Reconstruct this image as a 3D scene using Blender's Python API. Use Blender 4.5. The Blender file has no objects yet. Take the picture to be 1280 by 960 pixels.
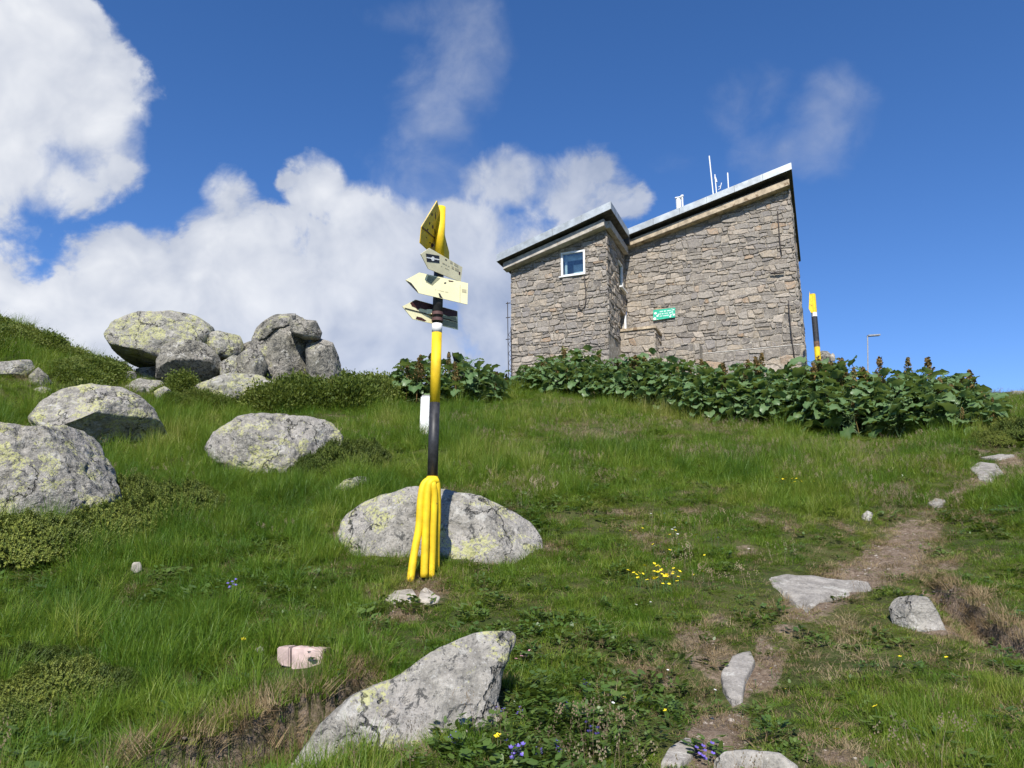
import bpy, bmesh, math, random
import numpy as np
from mathutils import Vector, Matrix

S = bpy.context.scene
COL = S.collection
rad = math.radians
random.seed(7)
RNG = np.random.default_rng(11)

# ------------------------------------------------------------------ camera, world, sun, exposure
PITCH = rad(12.6)
EYE = Vector((0, 0, 1.6))
FPX = 960.0
cam_d = bpy.data.cameras.new('camera')
cam = bpy.data.objects.new('camera', cam_d)
COL.objects.link(cam)
cam.location = EYE
cam.rotation_euler = (math.pi/2 + PITCH, 0, 0)
cam_d.sensor_width = 36
cam_d.lens = FPX/1280*36
cam_d.clip_start = 0.05
cam_d.clip_end = 20000
S.camera = cam
S.view_settings.view_transform = 'Standard'
S.view_settings.look = 'None'
S.view_settings.exposure = 0.56
S.view_settings.gamma = 1
S.render.resolution_x = 1024
S.render.resolution_y = 768

SUN_AZ, SUN_EL = 188.0, 45.0
sd = Vector((math.sin(rad(SUN_AZ))*math.cos(rad(SUN_EL)), math.cos(rad(SUN_AZ))*math.cos(rad(SUN_EL)), math.sin(rad(SUN_EL))))
sl = bpy.data.lights.new('sun', 'SUN')
sl.energy = 4.8
sl.angle = rad(0.5)
sl.color = (1.0, 0.955, 0.88)
so = bpy.data.objects.new('sun', sl)
COL.objects.link(so)
so.rotation_euler = (-sd).to_track_quat('-Z', 'Y').to_euler()
so.location = sd*50


def ray(px, py):
    X = (px-640)/FPX
    Y = (480-py)/FPX
    c, s = math.cos(PITCH), math.sin(PITCH)
    return Vector((X, c-Y*s, s+Y*c))


def at(px, py, D):
    r = ray(px, py)
    return EYE + r*(D/r.y)


class NT:
    """tiny helper for node trees"""
    def __init__(self, tree):
        self.t = tree
        tree.nodes.clear()

    def n(self, typ, ins=None, **kw):
        nd = self.t.nodes.new(typ)
        for k, v in kw.items():
            setattr(nd, k, v)
        if ins:
            for k, v in ins.items():
                s = nd.inputs[k]
                if isinstance(v, bpy.types.NodeSocket):
                    self.t.links.new(v, s)
                elif isinstance(v, bpy.types.Node):
                    self.t.links.new(v.outputs[0], s)
                else:
                    s.default_value = v
        return nd

    def m(self, op, a, b=None, c=None, clamp=False):
        ins = {0: a}
        if b is not None:
            ins[1] = b
        if c is not None:
            ins[2] = c
        nd = self.n('ShaderNodeMath', ins, operation=op)
        nd.use_clamp = clamp
        return nd.outputs[0]

    def mix(self, f, a, b, blend='MIX'):
        nd = self.t.nodes.new('ShaderNodeMix')
        nd.data_type = 'RGBA'
        nd.blend_type = blend
        for s, v in ((nd.inputs[0], f), (nd.inputs[6], a), (nd.inputs[7], b)):
            if isinstance(v, bpy.types.NodeSocket):
                self.t.links.new(v, s)
            elif isinstance(v, bpy.types.Node):
                self.t.links.new(v.outputs[0], s)
            elif isinstance(v, (tuple, list)):
                s.default_value = (v[0], v[1], v[2], 1)
            else:
                s.default_value = v
        return nd.outputs[2]

    def ss(self, v, lo, hi, a=0.0, b=1.0):
        nd = self.n('ShaderNodeMapRange', {0: v, 1: lo, 2: hi, 3: a, 4: b}, interpolation_type='SMOOTHSTEP')
        return nd.outputs[0]

    def noise(self, vec, scale, detail=4, rough=0.55, dist=0.0, lac=2.0):
        return self.n('ShaderNodeTexNoise', {'Vector': vec, 'Scale': scale, 'Detail': detail, 'Roughness': rough,
                                             'Distortion': dist, 'Lacunarity': lac})


# world: Nishita sky with clouds lying at fixed directions of the sky
W = bpy.data.worlds.new('World')
S.world = W
W.use_nodes = True
T = NT(W.node_tree)
sky = T.n('ShaderNodeTexSky', sky_type='NISHITA')
sky.sun_disc = False
sky.sun_elevation = rad(SUN_EL)
sky.sun_rotation = rad(SUN_AZ)
sky.altitude = 2300
sky.air_density = 1.0
sky.dust_density = 0.25
sky.ozone_density = 2.2
geo = T.n('ShaderNodeTexCoord')
dirn = geo.outputs['Generated']
# px, py, rx, ry, weight   (where each bank stands, as seen from the hill)
BLOBS = [(15, 90, 175, 125, 1.2), (105, 130, 84, 125, 1.0), (15, 205, 150, 65, 0.9), (-60, 350, 130, 100, .6), (-200, 150, 260, 220, 1.0),
         (180, 350, 105, 70, .95), (395, 235, 52, 44, .72), (450, 252, 50, 34, .6), (290, 252, 42, 50, .8), (350, 285, 80, 40, .55), (310, 310, 90, 70, .95), (320, 370, 150, 80, 1.0),
         (120, 410, 140, 60, .95), (470, 360, 130, 80, 1.0), (420, 440, 220, 70, 1.05), (570, 310, 110, 85, .85), (640, 225, 110, 50, .75),
         (710, 235, 95, 65, .72), (590, 420, 80, 60, .75), (690, 310, 90, 70, .6), (548, 160, 62, 105, .42), (585, 60, 55, 110, .40), (500, 25, 110, 35, .2),
         (1035, 165, 60, 70, .42), (975, 190, 70, 45, .30), (930, 130, 60, 60, .22), (845, 205, 80, 25, .16), (230, 440, 200, 60, .95), (520, 460, 160, 50, .9), (500, 330, 150, 110, .8), (545, 225, 90, 70, .5),
         (-700, 200, 260, 150, .9), (1900, 250, 350, 150, .8), (500, -900, 400, 200, .7)]
base = None
wisp = None
for (bx, by, rx, ry, wgt) in BLOBS:
    n0 = ray(bx, by)
    L0 = n0.length
    nd_ = n0.normalized()
    dx = (ray(bx+4, by).normalized()-nd_)/4.0
    dy = (ray(bx, by+4).normalized()-nd_)/4.0
    a = dx/(dx.length_squared*rx)
    b = dy/(dy.length_squared*ry)
    da = T.n('ShaderNodeVectorMath', {0: dirn, 1: tuple(a)}, operation='DOT_PRODUCT').outputs['Value']
    db = T.n('ShaderNodeVectorMath', {0: dirn, 1: tuple(b)}, operation='DOT_PRODUCT').outputs['Value']
    dn = T.n('ShaderNodeVectorMath', {0: dirn, 1: tuple(nd_*3.0)}, operation='DOT_PRODUCT').outputs['Value']
    da = T.m('SUBTRACT', da, nd_.dot(a))
    db = T.m('SUBTRACT', db, nd_.dot(b))
    r2 = T.m('MULTIPLY_ADD', da, da, T.m('MULTIPLY', db, db))
    v = T.m('MULTIPLY_ADD', r2, -0.75*max(wgt, .4), wgt)
    v = T.m('MINIMUM', v, dn)
    if wgt < .52:
        wisp = v if wisp is None else T.m('SMOOTH_MAX', wisp, v, 0.12)
    else:
        base = v if base is None else T.m('SMOOTH_MAX', base, v, 0.18)
base = T.m('MAXIMUM', base, -0.5)
wisp = T.m('MAXIMUM', wisp, -0.5)
warp = T.noise(dirn, 3.2, 3, .55)
wv = T.n('ShaderNodeVectorMath', {0: T.n('ShaderNodeVectorMath', {0: warp.outputs['Color'], 1: (.5, .5, .5)}, operation='SUBTRACT'), 'Scale': .16}, operation='SCALE')
dw = T.n('ShaderNodeVectorMath', {0: dirn, 1: wv}, operation='ADD').outputs[0]
n1a = T.noise(dw, 8.5, 12, .60).outputs[0]
vw = T.n('ShaderNodeVectorMath', {0: T.n('ShaderNodeVectorMath', {0: T.noise(dirn, 26, 4, .6).outputs['Color'], 1: (.5, .5, .5)}, operation='SUBTRACT'), 'Scale': .035}, operation='SCALE')
dv = T.n('ShaderNodeVectorMath', {0: dw, 1: vw}, operation='ADD').outputs[0]


def puff(vec):
    v_ = T.n('ShaderNodeTexVoronoi', {'Vector': vec, 'Scale': 13.0, 'Detail': 2.0, 'Roughness': .5}, feature='F1', normalize=True)
    return T.m('SUBTRACT', 1.0, v_.outputs['Distance'])


pf = puff(dv)
n1 = T.m('ADD', T.m('MULTIPLY', n1a, .62), T.m('MULTIPLY', T.m('SUBTRACT', pf, .18), .38))
off = (sd + Vector((-0.55, 0, .55))).normalized()*0.03
dw2 = T.n('ShaderNodeVectorMath', {0: dw, 1: tuple(off)}, operation='ADD').outputs[0]
n2 = T.noise(dw2, 5.5, 5, .52).outputs[0]
n3 = T.noise(dw, 5.5, 5, .52).outputs[0]
nz = T.m('SUBTRACT', n1, .5)
val = T.m('MULTIPLY_ADD', nz, 2.3, base)
valw = T.m('MULTIPLY_ADD', nz, 1.7, wisp)
a_solid = T.ss(val, .16, T.m('MULTIPLY_ADD', T.ss(n1a, .40, .62), -.28, .66))
a_wisp = T.m('MULTIPLY', T.ss(valw, .02, .85), .72)
alpha = T.m('MAXIMUM', a_solid, a_wisp)
thick = T.ss(val, .3, 1.15)
relief = T.m('ADD', T.m('SUBTRACT', n3, n2), T.m('MULTIPLY', T.m('SUBTRACT', pf, .62), .22))
shade = T.m('MULTIPLY_ADD', relief, 2.6, T.m('MULTIPLY_ADD', thick, .34, .32), clamp=True)
# the bank on the left stands nearer and is whiter
leftness = T.ss(T.n('ShaderNodeVectorMath', {0: dirn, 1: tuple(ray(60, 60).normalized())}, operation='DOT_PRODUCT').outputs['Value'], .86, .985)
shade = T.m('MULTIPLY_ADD', leftness, .36, T.m('MULTIPLY_ADD', T.m('SUBTRACT', T.noise(dirn, 3.6, 5, .6).outputs[0], .5), 1.1, T.m('SUBTRACT', shade, .20)), clamp=True)
ccol = T.mix(shade, (.42, .48, .62), (.92, .94, .98))
skyc = T.n('ShaderNodeHueSaturation', {'Color': sky, 'Saturation': 1.25, 'Value': 1.0})
skyt = T.mix(1.0, skyc.outputs[0], (1.08, .95, 1.05), 'MULTIPLY')
bg1 = T.n('ShaderNodeBackground', {'Color': skyt, 'Strength': 0.118})
bg2 = T.n('ShaderNodeBackground', {'Color': ccol, 'Strength': 0.66})
mx = T.n('ShaderNodeMixShader', {0: T.m('MULTIPLY', alpha, T.m('MULTIPLY_ADD', leftness, .10, .86)), 1: bg1, 2: bg2})
T.n('ShaderNodeOutputWorld', {0: mx})
W.cycles.sampling_method = 'MANUAL'
W.cycles.sample_map_resolution = 512


# ------------------------------------------------------------------ numpy noise
def _h(ix, iy, iz, seed):
    ix = ix.astype(np.uint32); iy = iy.astype(np.uint32); iz = iz.astype(np.uint32)
    h = ix*np.uint32(374761393) + iy*np.uint32(668265263) + iz*np.uint32(2147483647) + np.uint32(seed*1013 & 0xffffffff)
    h = (h ^ (h >> np.uint32(13)))*np.uint32(1274126177)
    h = (h ^ (h >> np.uint32(16)))*np.uint32(2246822519)
    h = h ^ (h >> np.uint32(15))
    return h.astype(np.float64)/4294967295.0


def vn(x, y, z=None, seed=0):
    x = np.asarray(x, float); y = np.asarray(y, float)
    z = np.zeros_like(x) if z is None else np.asarray(z, float)
    xi, yi, zi = np.floor(x).astype(np.int64), np.floor(y).astype(np.int64), np.floor(z).astype(np.int64)
    fx, fy, fz = x-xi, y-yi, z-zi
    fx = fx*fx*(3-2*fx); fy = fy*fy*(3-2*fy); fz = fz*fz*(3-2*fz)
    r = 0
    for a in (0, 1):
        for b in (0, 1):
            for c in (0, 1):
                r = r + _h(xi+a, yi+b, zi+c, seed)*(fx if a else 1-fx)*(fy if b else 1-fy)*(fz if c else 1-fz)
    return r*2-1


def fbm(x, y, z=None, seed=0, o=4, g=.5):
    s = 0; a = 1; t = 0; k = 1.0
    for i in range(o):
        s = s + a*vn(x*k+i*7.3, y*k-i*3.1, None if z is None else z*k+i*1.7, seed+i)
        t += a; a *= g; k *= 2.03
    return s/t


def sst(v, a, b):
    t = np.clip((np.asarray(v, float)-a)/(b-a), 0, 1)
    return t*t*(3-2*t)


# ------------------------------------------------------------------ terrain
CP = [(0, 960, 3.0), (320, 960, 3.1), (640, 960, 3.3), (960, 960, 3.3), (1280, 960, 3.2),
      (0, 850, 4.05), (320, 850, 4.15), (640, 850, 4.3), (960, 850, 4.3), (1280, 850, 4.2),
      (0, 720, 6.0), (300, 715, 6.0), (640, 718, 6.0), (900, 715, 6.2), (1280, 715, 6.1),
      (0, 650, 7.5), (260, 640, 8.0), (450, 640, 8.0), (640, 600, 9.5), (900, 600, 9.6), (1120, 620, 8.8), (1280, 600, 8.9),
      (300, 585, 10.6), (90, 565, 10.9), (450, 560, 12.0), (640, 550, 13), (900, 552, 13.2), (1100, 548, 13.0), (1270, 545, 12.2),
      (0, 505, 12.0), (200, 515, 14), (350, 506, 16), (500, 508, 17.3), (600, 500, 18.5), (700, 492, 19.4), (800, 500, 18.6), (1000, 533, 15.3),
      (0, 407, 16.5), (60, 432, 16.5), (110, 458, 17.5), (200, 478, 18), (300, 482, 18.5), (420, 488, 19), (560, 489, 20), (1278, 493, 19), (1180, 500, 18.5)]
pts = [at(*c) for c in CP]
ctrl = [(p.x, p.y, p.z) for p in pts] + [
    (0, 0, 0), (-4, 0, -.1), (4, 0, 0), (0, -4, -1.0), (-6, -5, -1.4), (6, -5, -1.2), (-8, 2.5, .7), (8, 2.5, .9),
    (-12, 8, 3.2), (12, 8, 2.9), (1, 23, 6.25), (5, 23, 6.3), (9, 23, 6.35), (3, 28, 6.4), (9, 30, 6.5), (-4, 26, 6.3),
    (-12, 24, 6.6), (-18, 16, 5.9), (16, 22, 6.2), (18, 14, 4.3), (-8, 34, 6.2), (2, 38, 6.3), (14, 34, 6.2), (-16, 30, 6.6)]
ctrl = np.array(ctrl)


def _U(r2):
    return 0.5*r2*np.log(r2+1e-9)


_A = ctrl[:, :2]
_n = len(_A)
_K = _U(((_A[:, None]-_A[None])**2).sum(-1)) + np.eye(_n)*0.6
_P = np.c_[np.ones(_n), _A]
_L = np.block([[_K, _P], [_P.T, np.zeros((3, 3))]])
_w = np.linalg.solve(_L, np.r_[ctrl[:, 2], np.zeros(3)])


def smooth_z(x, y):
    x = np.asarray(x, float); y = np.asarray(y, float)
    sh = x.shape
    x = x.ravel(); y = y.ravel()
    z = np.zeros_like(x)
    near = np.hypot(x, y-12) < 34
    xs, ys = x[near], y[near]
    out = np.full(xs.shape, _w[_n])+_w[_n+1]*xs+_w[_n+2]*ys
    for i in range(_n):
        out += _w[i]*_U((xs-_A[i, 0])**2+(ys-_A[i, 1])**2)
    zb = -2.5+8.7*sst(y, -12, 22) + .25*fbm(x*.06, y*.06, seed=5)
    r = np.hypot(x, y-12)
    far = np.maximum(r-45, 0)
    zb = zb - 0.28*far*np.exp(-far/600) + fbm(x*.004, y*.004, seed=9)*np.minimum(far*.25, 90)
    z[:] = zb
    w = sst(np.hypot(xs, ys-12), 19, 33)
    z[near] = out*(1-w)+zb[near]*w
    return z.reshape(sh)


def seg_dist(x, y, pl):
    """distance to polyline, signed side, parameter index"""
    best = np.full(x.shape, 1e9); side = np.zeros(x.shape); par = np.zeros(x.shape)
    for i in range(len(pl)-1):
        ax, ay = pl[i][:2]; bx, by = pl[i+1][:2]
        dx, dy = bx-ax, by-ay
        L2 = dx*dx+dy*dy
        t = np.clip(((x-ax)*dx+(y-ay)*dy)/L2, 0, 1)
        d = np.hypot(x-ax-t*dx, y-ay-t*dy)
        s = np.sign((x-ax)*dy-(y-ay)*dx)
        m = d < best
        best = np.where(m, d, best); side = np.where(m, s, side); par = np.where(m, i+t, par)
    return best, side, par


def G0(px, py):
    r = ray(px, py)
    D = np.concatenate([np.linspace(1.5, 12, 500), np.linspace(12.02, 40, 400)])
    X = EYE.x+r.x*D/r.y; Z = EYE.z+r.z*D/r.y
    g = hgt(X, D)
    below = np.nonzero(Z < g)[0]
    if len(below) == 0:
        k = int(np.argmin(Z-g))
        return Vector((X[k], D[k], g[k]))
    k = max(below[0], 1)
    a, b = Z[k-1]-g[k-1], Z[k]-g[k]
    t = a/(a-b) if a != b else 0
    d = D[k-1]+(D[k]-D[k-1])*t
    x = r.x*d/r.y
    return Vector((x, d, float(hgt(np.array([x]), np.array([d]))[0])))


PATH = []; BANK1 = []; BANK2 = []; SPOTS = []


def hgt(x, y):
    z = smooth_z(x, y)
    r = np.hypot(x, y-12)
    k = 1-sst(r, 25, 60)
    z = z + k*(0.085*fbm(x*1.1, y*1.1, seed=21, o=3) + 0.03*fbm(x*4.5, y*4.5, seed=33, o=3))
    if PATH:
        d, s, t = seg_dist(x, y, PATH)
        wdt = .22+.18*sst(t, 3, 6)
        z = z - .07*(1-sst(d, wdt*.5, wdt*1.8))
    if BANK1:
        d, s, t = seg_dist(x, y, BANK1)
        dd = d*s
        e = sst(t, 0, .3)*(1-sst(t, len(BANK1)-1.4, len(BANK1)-1))
        z = z - e*np.where(dd > 0, .20*(1-sst(dd, .1, .7))*sst(dd, 0, .035), 0)
        z = z + e*np.where(dd <= 0, .035*(1-sst(-dd, .05, .4)), .035*(1-sst(dd, 0, .05)))
    if BANK2:
        d, s, t = seg_dist(x, y, BANK2)
        dd = d*s
        e = sst(t, 0, .3)*(1-sst(t, len(BANK2)-1.3, len(BANK2)-1))
        z = z - e*np.where(dd > 0, .22*(1-sst(dd, .08, .4))*sst(dd, 0, .04), 0)
    return z


def mk(pl):
    return [tuple(G0(*p)) for p in pl]


_path = mk([(835, 955), (880, 905), (925, 850), (960, 790), (1050, 725), (1110, 700), (1140, 650), (1190, 615), (1240, 588), (1275, 562)])
_b1 = mk([(150, 975), (215, 943), (290, 915), (360, 885), (425, 858), (455, 835)])
_b2 = mk([(1165, 722), (1205, 745), (1250, 775), (1290, 800), (1330, 812)])
_sp = [(mk([(px, py)])[0], r) for px, py, r in
       [(532, 738, .42), (520, 728, .22), (430, 665, .22), (415, 690, .16), (700, 690, .28), (805, 838, .13), (830, 850, .12), (745, 860, .10), (460, 785, .16), (1010, 760, .32), (1100, 700, .42), (1140, 660, .35),
        (985, 655, .2), (1050, 655, .2), (880, 862, .13), (1050, 945, .16), (930, 690, .2), (690, 650, .2), (395, 660, .2), (205, 600, .22), (245, 590, .2), (1215, 745, .16), (640, 608, .25), (600, 620, .3), (1170, 785, .22), (1060, 785, .16), (740, 605, .25), (780, 950, .1), (985, 770, .18),
        (160, 745, .16), (600, 690, .3), (500, 770, .2), (470, 745, .18)]]
PATH, BANK1, BANK2, SPOTS = _path, _b1, _b2, _sp
G = G0


def soil_mask(x, y):
    w = .35*fbm(x*3.1, y*3.1, seed=50, o=3)
    d, s, t = seg_dist(x, y, PATH)
    wdt = .07+.15*sst(t, 2.8, 4.2)-.08*sst(t, 5.2, 6.2)-.03*sst(t, 7, 8)
    m = 1-sst(d+w*.38, wdt*.5, wdt*1.7)
    m = m*(1-.6*sst(fbm(x*1.9, y*1.9, seed=51, o=3), -.1, .3)*(1-.6*sst(t, 3.4, 4)*(1-sst(t, 5.5, 6.5))))
    for (p, r) in SPOTS:
        d = np.hypot(x-p[0], (y-p[1])*.85)+w*r*1.6
        m = np.maximum(m, (1-sst(d, r*.1, r*1.15))*(.92 if r in (.42, .22) else .66))
    d, s, t = seg_dist(x, y, BANK1)
    dd = d*s
    m = np.maximum(m, np.where((dd > -.02) & (dd < .06), .5, 0)*sst(t, 0, .3))
    d, s, t = seg_dist(x, y, BANK2)
    dd = d*s
    m = np.maximum(m, np.where((dd > -.02) & (dd < .12), .85, 0)*(t > .1))
    m = np.maximum(m, .55*sst(fbm(x*1.7, y*1.7, seed=52, o=3), .33, .55))
    return np.clip(m, 0, 1)


def dry_mask(x, y):
    a = sst(fbm(x*.8, y*.8, seed=61, o=4), -.05, .5)
    s = soil_mask(x, y)
    return np.clip(a*.7+s*.7, 0, 1)


# ------------------------------------------------------------------ materials
def mat(name):
    m = bpy.data.materials.new(name)
    m.use_nodes = True
    return m, NT(m.node_tree)


def finish(t, shader):
    t.n('ShaderNodeOutputMaterial', {0: shader})


def bsdf(t, col, rough=.8, metal=0, bump=None, bstr=.4, bdist=.02, spec=.4):
    ins = {'Base Color': col if not isinstance(col, tuple) else (*col, 1), 'Roughness': rough, 'Metallic': metal, 'Specular IOR Level': spec}
    if bump is not None:
        ins['Normal'] = t.n('ShaderNodeBump', {'Height': bump, 'Strength': bstr, 'Distance': bdist}).outputs[0]
    return t.n('ShaderNodeBsdfPrincipled', ins)


def plain(name, col, rough=.6, metal=0, var=.12, scale=14, wear=None, wcol=(.08, .03, .015), wscale=9, spec=.4, bs=.25):
    m, t = mat(name)
    co = t.n('ShaderNodeTexCoord').outputs['Object']
    n = t.noise(co, scale, 5, .6).outputs[0]
    d = tuple(c*(1-var*1.6) for c in col)
    b = tuple(min(1, c*(1+var)) for c in col)
    c = t.mix(t.ss(n, .3, .7), d, b)
    if wear is not None:
        w = t.noise(co, wscale, 6, .65, .3).outputs[0]
        c = t.mix(t.ss(w, wear, wear+.05), c, wcol)
    finish(t, bsdf(t, c, rough, metal, n, bs, .004, spec))
    return m


def rock_mat(name, g1=(.16, .15, .128), g2=(.355, .33, .285), lichen=.535, dark=.585, lsc=3.2, bs=.9, pink=0.0):
    m, t = mat(name)
    tc = t.n('ShaderNodeTexCoord').outputs['Object']
    rnd = t.n('ShaderNodeObjectInfo').outputs['Random']
    co = t.n('ShaderNodeVectorMath', {0: tc, 1: t.n('ShaderNodeCombineXYZ', {0: t.m('MULTIPLY', rnd, 31.7), 1: t.m('MULTIPLY', rnd, 17.3), 2: 0}).outputs[0]}, operation='ADD').outputs[0]
    big = t.noise(co, 1.6, 6, .6, .4).outputs[0]
    med = t.noise(co, 9, 8, .65, .2).outputs[0]
    fine = t.noise(co, 70, 4, .7).outputs[0]
    vor = t.n('ShaderNodeTexVoronoi', {'Vector': co, 'Scale': 55.0}).outputs['Distance']
    c = t.mix(t.ss(med, .3, .7), g1, g2)
    c = t.mix(t.m('MULTIPLY', t.ss(big, .45, .65), .5), c, (.36+pink, .33, .30))
    c = t.mix(t.m('MULTIPLY', t.ss(fine, .5, .72), .55), c, (.09, .09, .09))
    c = t.mix(t.m('MULTIPLY', t.ss(fine, .44, .3), .5), c, (.55, .54, .51))
    # crusty pale and dark lichens, then yellow green map lichen
    dk = t.noise(co, 10, 9, .76, .8).outputs[0]
    c = t.mix(t.m('MULTIPLY', t.ss(dk, dark-.03, dark+.02), .9), c, (.05, .05, .047))
    dk2 = t.noise(co, 34, 6, .75, .5).outputs[0]
    c = t.mix(t.m('MULTIPLY', t.ss(dk2, dark-.02, dark+.03), .75), c, (.075, .073, .066))
    pl = t.noise(co, 5.5, 8, .7, .6).outputs[0]
    c = t.mix(t.m('MULTIPLY', t.ss(pl, .57, .63), .6), c, (.46, .445, .40))
    l1 = t.noise(co, lsc, 9, .72, .5, 2.1).outputs[0]
    l2 = t.noise(co, 40, 4, .7).outputs[0]
    lm = t.m('MULTIPLY', t.ss(t.m('MULTIPLY_ADD', t.m('SUBTRACT', l2, .5), .38, l1), lichen, lichen+.025), t.ss(dk2, .56, .5))
    c = t.mix(t.m('MULTIPLY', lm, .72), c, t.mix(l2, (.34, .345, .10), (.50, .49, .22)))
    wq = t.n('ShaderNodeVectorMath', {0: t.n('ShaderNodeVectorMath', {0: t.noise(co, 2.2, 5, .6).outputs['Color'], 1: (.5, .5, .5)}, operation='SUBTRACT'), 'Scale': .9}, operation='SCALE')
    cv = t.n('ShaderNodeVectorMath', {0: co, 1: wq}, operation='ADD').outputs[0]
    ck = t.n('ShaderNodeTexVoronoi', {'Vector': cv, 'Scale': 1.15}, feature='DISTANCE_TO_EDGE').outputs['Distance']
    ckm = t.m('MULTIPLY', t.ss(ck, .016, .004), t.ss(big, .42, .55))
    c = t.mix(t.m('MULTIPLY', ckm, .8), c, (.05, .047, .04))
    hgt_ = t.m('ADD', t.m('MULTIPLY', ckm, -1.5), t.m('MULTIPLY', med, 1.0), t.m('ADD', t.m('MULTIPLY', fine, .22), t.m('MULTIPLY', vor, .25)))
    hgt_ = t.m('ADD', hgt_, t.m('MULTIPLY', t.noise(co, 3.2, 6, .6, .3).outputs[0], 1.8))
    finish(t, bsdf(t, c, .9, 0, hgt_, bs, .055, .25))
    return m


M_ROCK = rock_mat('lichen_granite')
M_ROCKY = rock_mat('yellow_lichen_granite', g1=(.15, .145, .12), g2=(.34, .325, .27), lichen=.505, dark=.58, lsc=4.5)
M_ROCKG = rock_mat('brown_grey_granite', g1=(.14, .13, .105), g2=(.27, .25, .20), lichen=.6, dark=.55)
M_PATHROCK = rock_mat('bare_pinkish_granite', g1=(.17, .155, .135), g2=(.31, .285, .25), lichen=.76, dark=.70, bs=.5, pink=.0)
M_PINK = plain('pink_quartz_stone', (.56, .42, .38), .8, var=.25, scale=9, wear=.60, wcol=(.30, .2, .18), wscale=14)
M_PALE = plain('pale_broken_stone', (.34, .305, .255), .85, var=.25, scale=11)

# ground
m, t = mat('meadow_soil')
M_GROUND = m
co = t.n('ShaderNodeTexCoord').outputs['Object']
soil = t.n('ShaderNodeAttribute', attribute_name='soil').outputs['Fac']
a1 = t.noise(co, 2.0, 5, .6).outputs[0]
a2 = t.noise(co, 22, 6, .68).outputs[0]
a3 = t.noise(co, 90, 3, .7).outputs[0]
green = t.mix(t.ss(a1, .35, .65), (.045, .062, .016), (.085, .092, .028))
green = t.mix(t.ss(a2, .5, .68), green, (.10, .082, .038))
earth = t.mix(t.ss(a2, .3, .7), (.115, .078, .052), (.27, .205, .15))
earth = t.mix(t.m('MULTIPLY', t.ss(a3, .56, .66), .6), earth, (.34, .29, .22))
c = t.mix(t.ss(t.m('ADD', soil, t.m('MULTIPLY', t.m('SUBTRACT', a2, .5), .7)), .3, .6), green, earth)
finish(t, bsdf(t, c, .95, 0, t.m('ADD', a2, t.m('MULTIPLY', a3, .4)), .9, .04, .15))


def leaf_mat(name, cols, rough=.5, trans=.35, spec=.4, inst=True, pos_scale=None, tip=None, vein=False):
    """cols: three colours mixed by a per-plant tone"""
    m, t = mat(name)
    if inst:
        tone = t.n('ShaderNodeAttribute', attribute_name='tone', attribute_type='INSTANCER').outputs['Fac']
    else:
        tone = t.n('ShaderNodeObjectInfo').outputs['Random']
    loc = t.n('ShaderNodeAttribute', attribute_name='tone').outputs['Fac']
    if inst:
        v = t.m('ADD', t.m('MULTIPLY', tone, .75), t.m('MULTIPLY', loc, .25))
    else:
        v = t.m('ADD', t.m('MULTIPLY', tone, .4), t.m('MULTIPLY', loc, .6))
    r = t.n('ShaderNodeValToRGB', {0: v})
    r.color_ramp.elements[0].position = .0
    r.color_ramp.elements[0].color = (*cols[0], 1)
    r.color_ramp.elements[1].position = 1.0
    r.color_ramp.elements[1].color = (*cols[-1], 1)
    for i in range(1, len(cols)-1):
        e = r.color_ramp.elements.new(i/(len(cols)-1))
        e.color = (*cols[i], 1)
    c = r.outputs[0]
    if vein:
        co = t.n('ShaderNodeTexCoord').outputs['Object']
        n = t.noise(co, 30, 4, .6).outputs[0]
        c = t.mix(t.m('MULTIPLY', t.ss(n, .35, .7), .35), c, (.09, .15, .055))
        vv = t.n('ShaderNodeAttribute', attribute_name='vein').outputs['Fac']
        c = t.mix(t.m('MULTIPLY', vv, .6), c, (.17, .24, .10))
    p = bsdf(t, c, rough, 0, None, spec=spec)
    tr = t.n('ShaderNodeBsdfTranslucent', {'Color': t.mix(.5, c, (.30, .38, .04), 'MIX')})
    finish(t, t.n('ShaderNodeMixShader', {0: trans, 1: p, 2: tr}))
    return m


M_GRASS = leaf_mat('grass_blade', [(.030, .085, .008), (.078, .160, .012), (.140, .220, .018), (.215, .262, .036), (.35, .31, .11)], .5, .38, .35)
M_DRY = leaf_mat('dry_grass_blade', [(.16, .10, .055), (.29, .21, .12), (.42, .34, .21)], .8, .2, .1)
M_SEED = leaf_mat('grass_flower_stem', [(.17, .12, .075), (.24, .17, .115), (.32, .26, .17)], .8, .2, .1)
M_PEB = leaf_mat('pebble_granite', [(.16, .125, .095), (.30, .255, .21), (.46, .42, .37)], .9, .0, .2)
M_FORB = leaf_mat('meadow_leaf', [(.040, .085, .016), (.070, .125, .022), (.12, .17, .034)], .45, .25, .45)
M_JUN = leaf_mat('juniper_needles', [(.022, .048, .010), (.090, .125, .020), (.30, .32, .06)], .6, .15, .3, inst=False)
M_BIL = leaf_mat('bilberry_leaf', [(.045, .075, .014), (.105, .14, .028), (.20, .21, .055)], .6, .3, .15, inst=False)
M_DOCK = leaf_mat('dock_leaf', [(.050, .108, .032), (.090, .165, .055), (.165, .24, .11)], .42, .28, .45, inst=False, vein=True)
M_STALK = leaf_mat('dock_seed_spike', [(.14, .13, .04), (.19, .115, .05), (.14, .17, .05)], .8, .15, .1, inst=False)
M_TWIG = plain('woody_twig', (.10, .07, .045), .9, var=.2)


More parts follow.
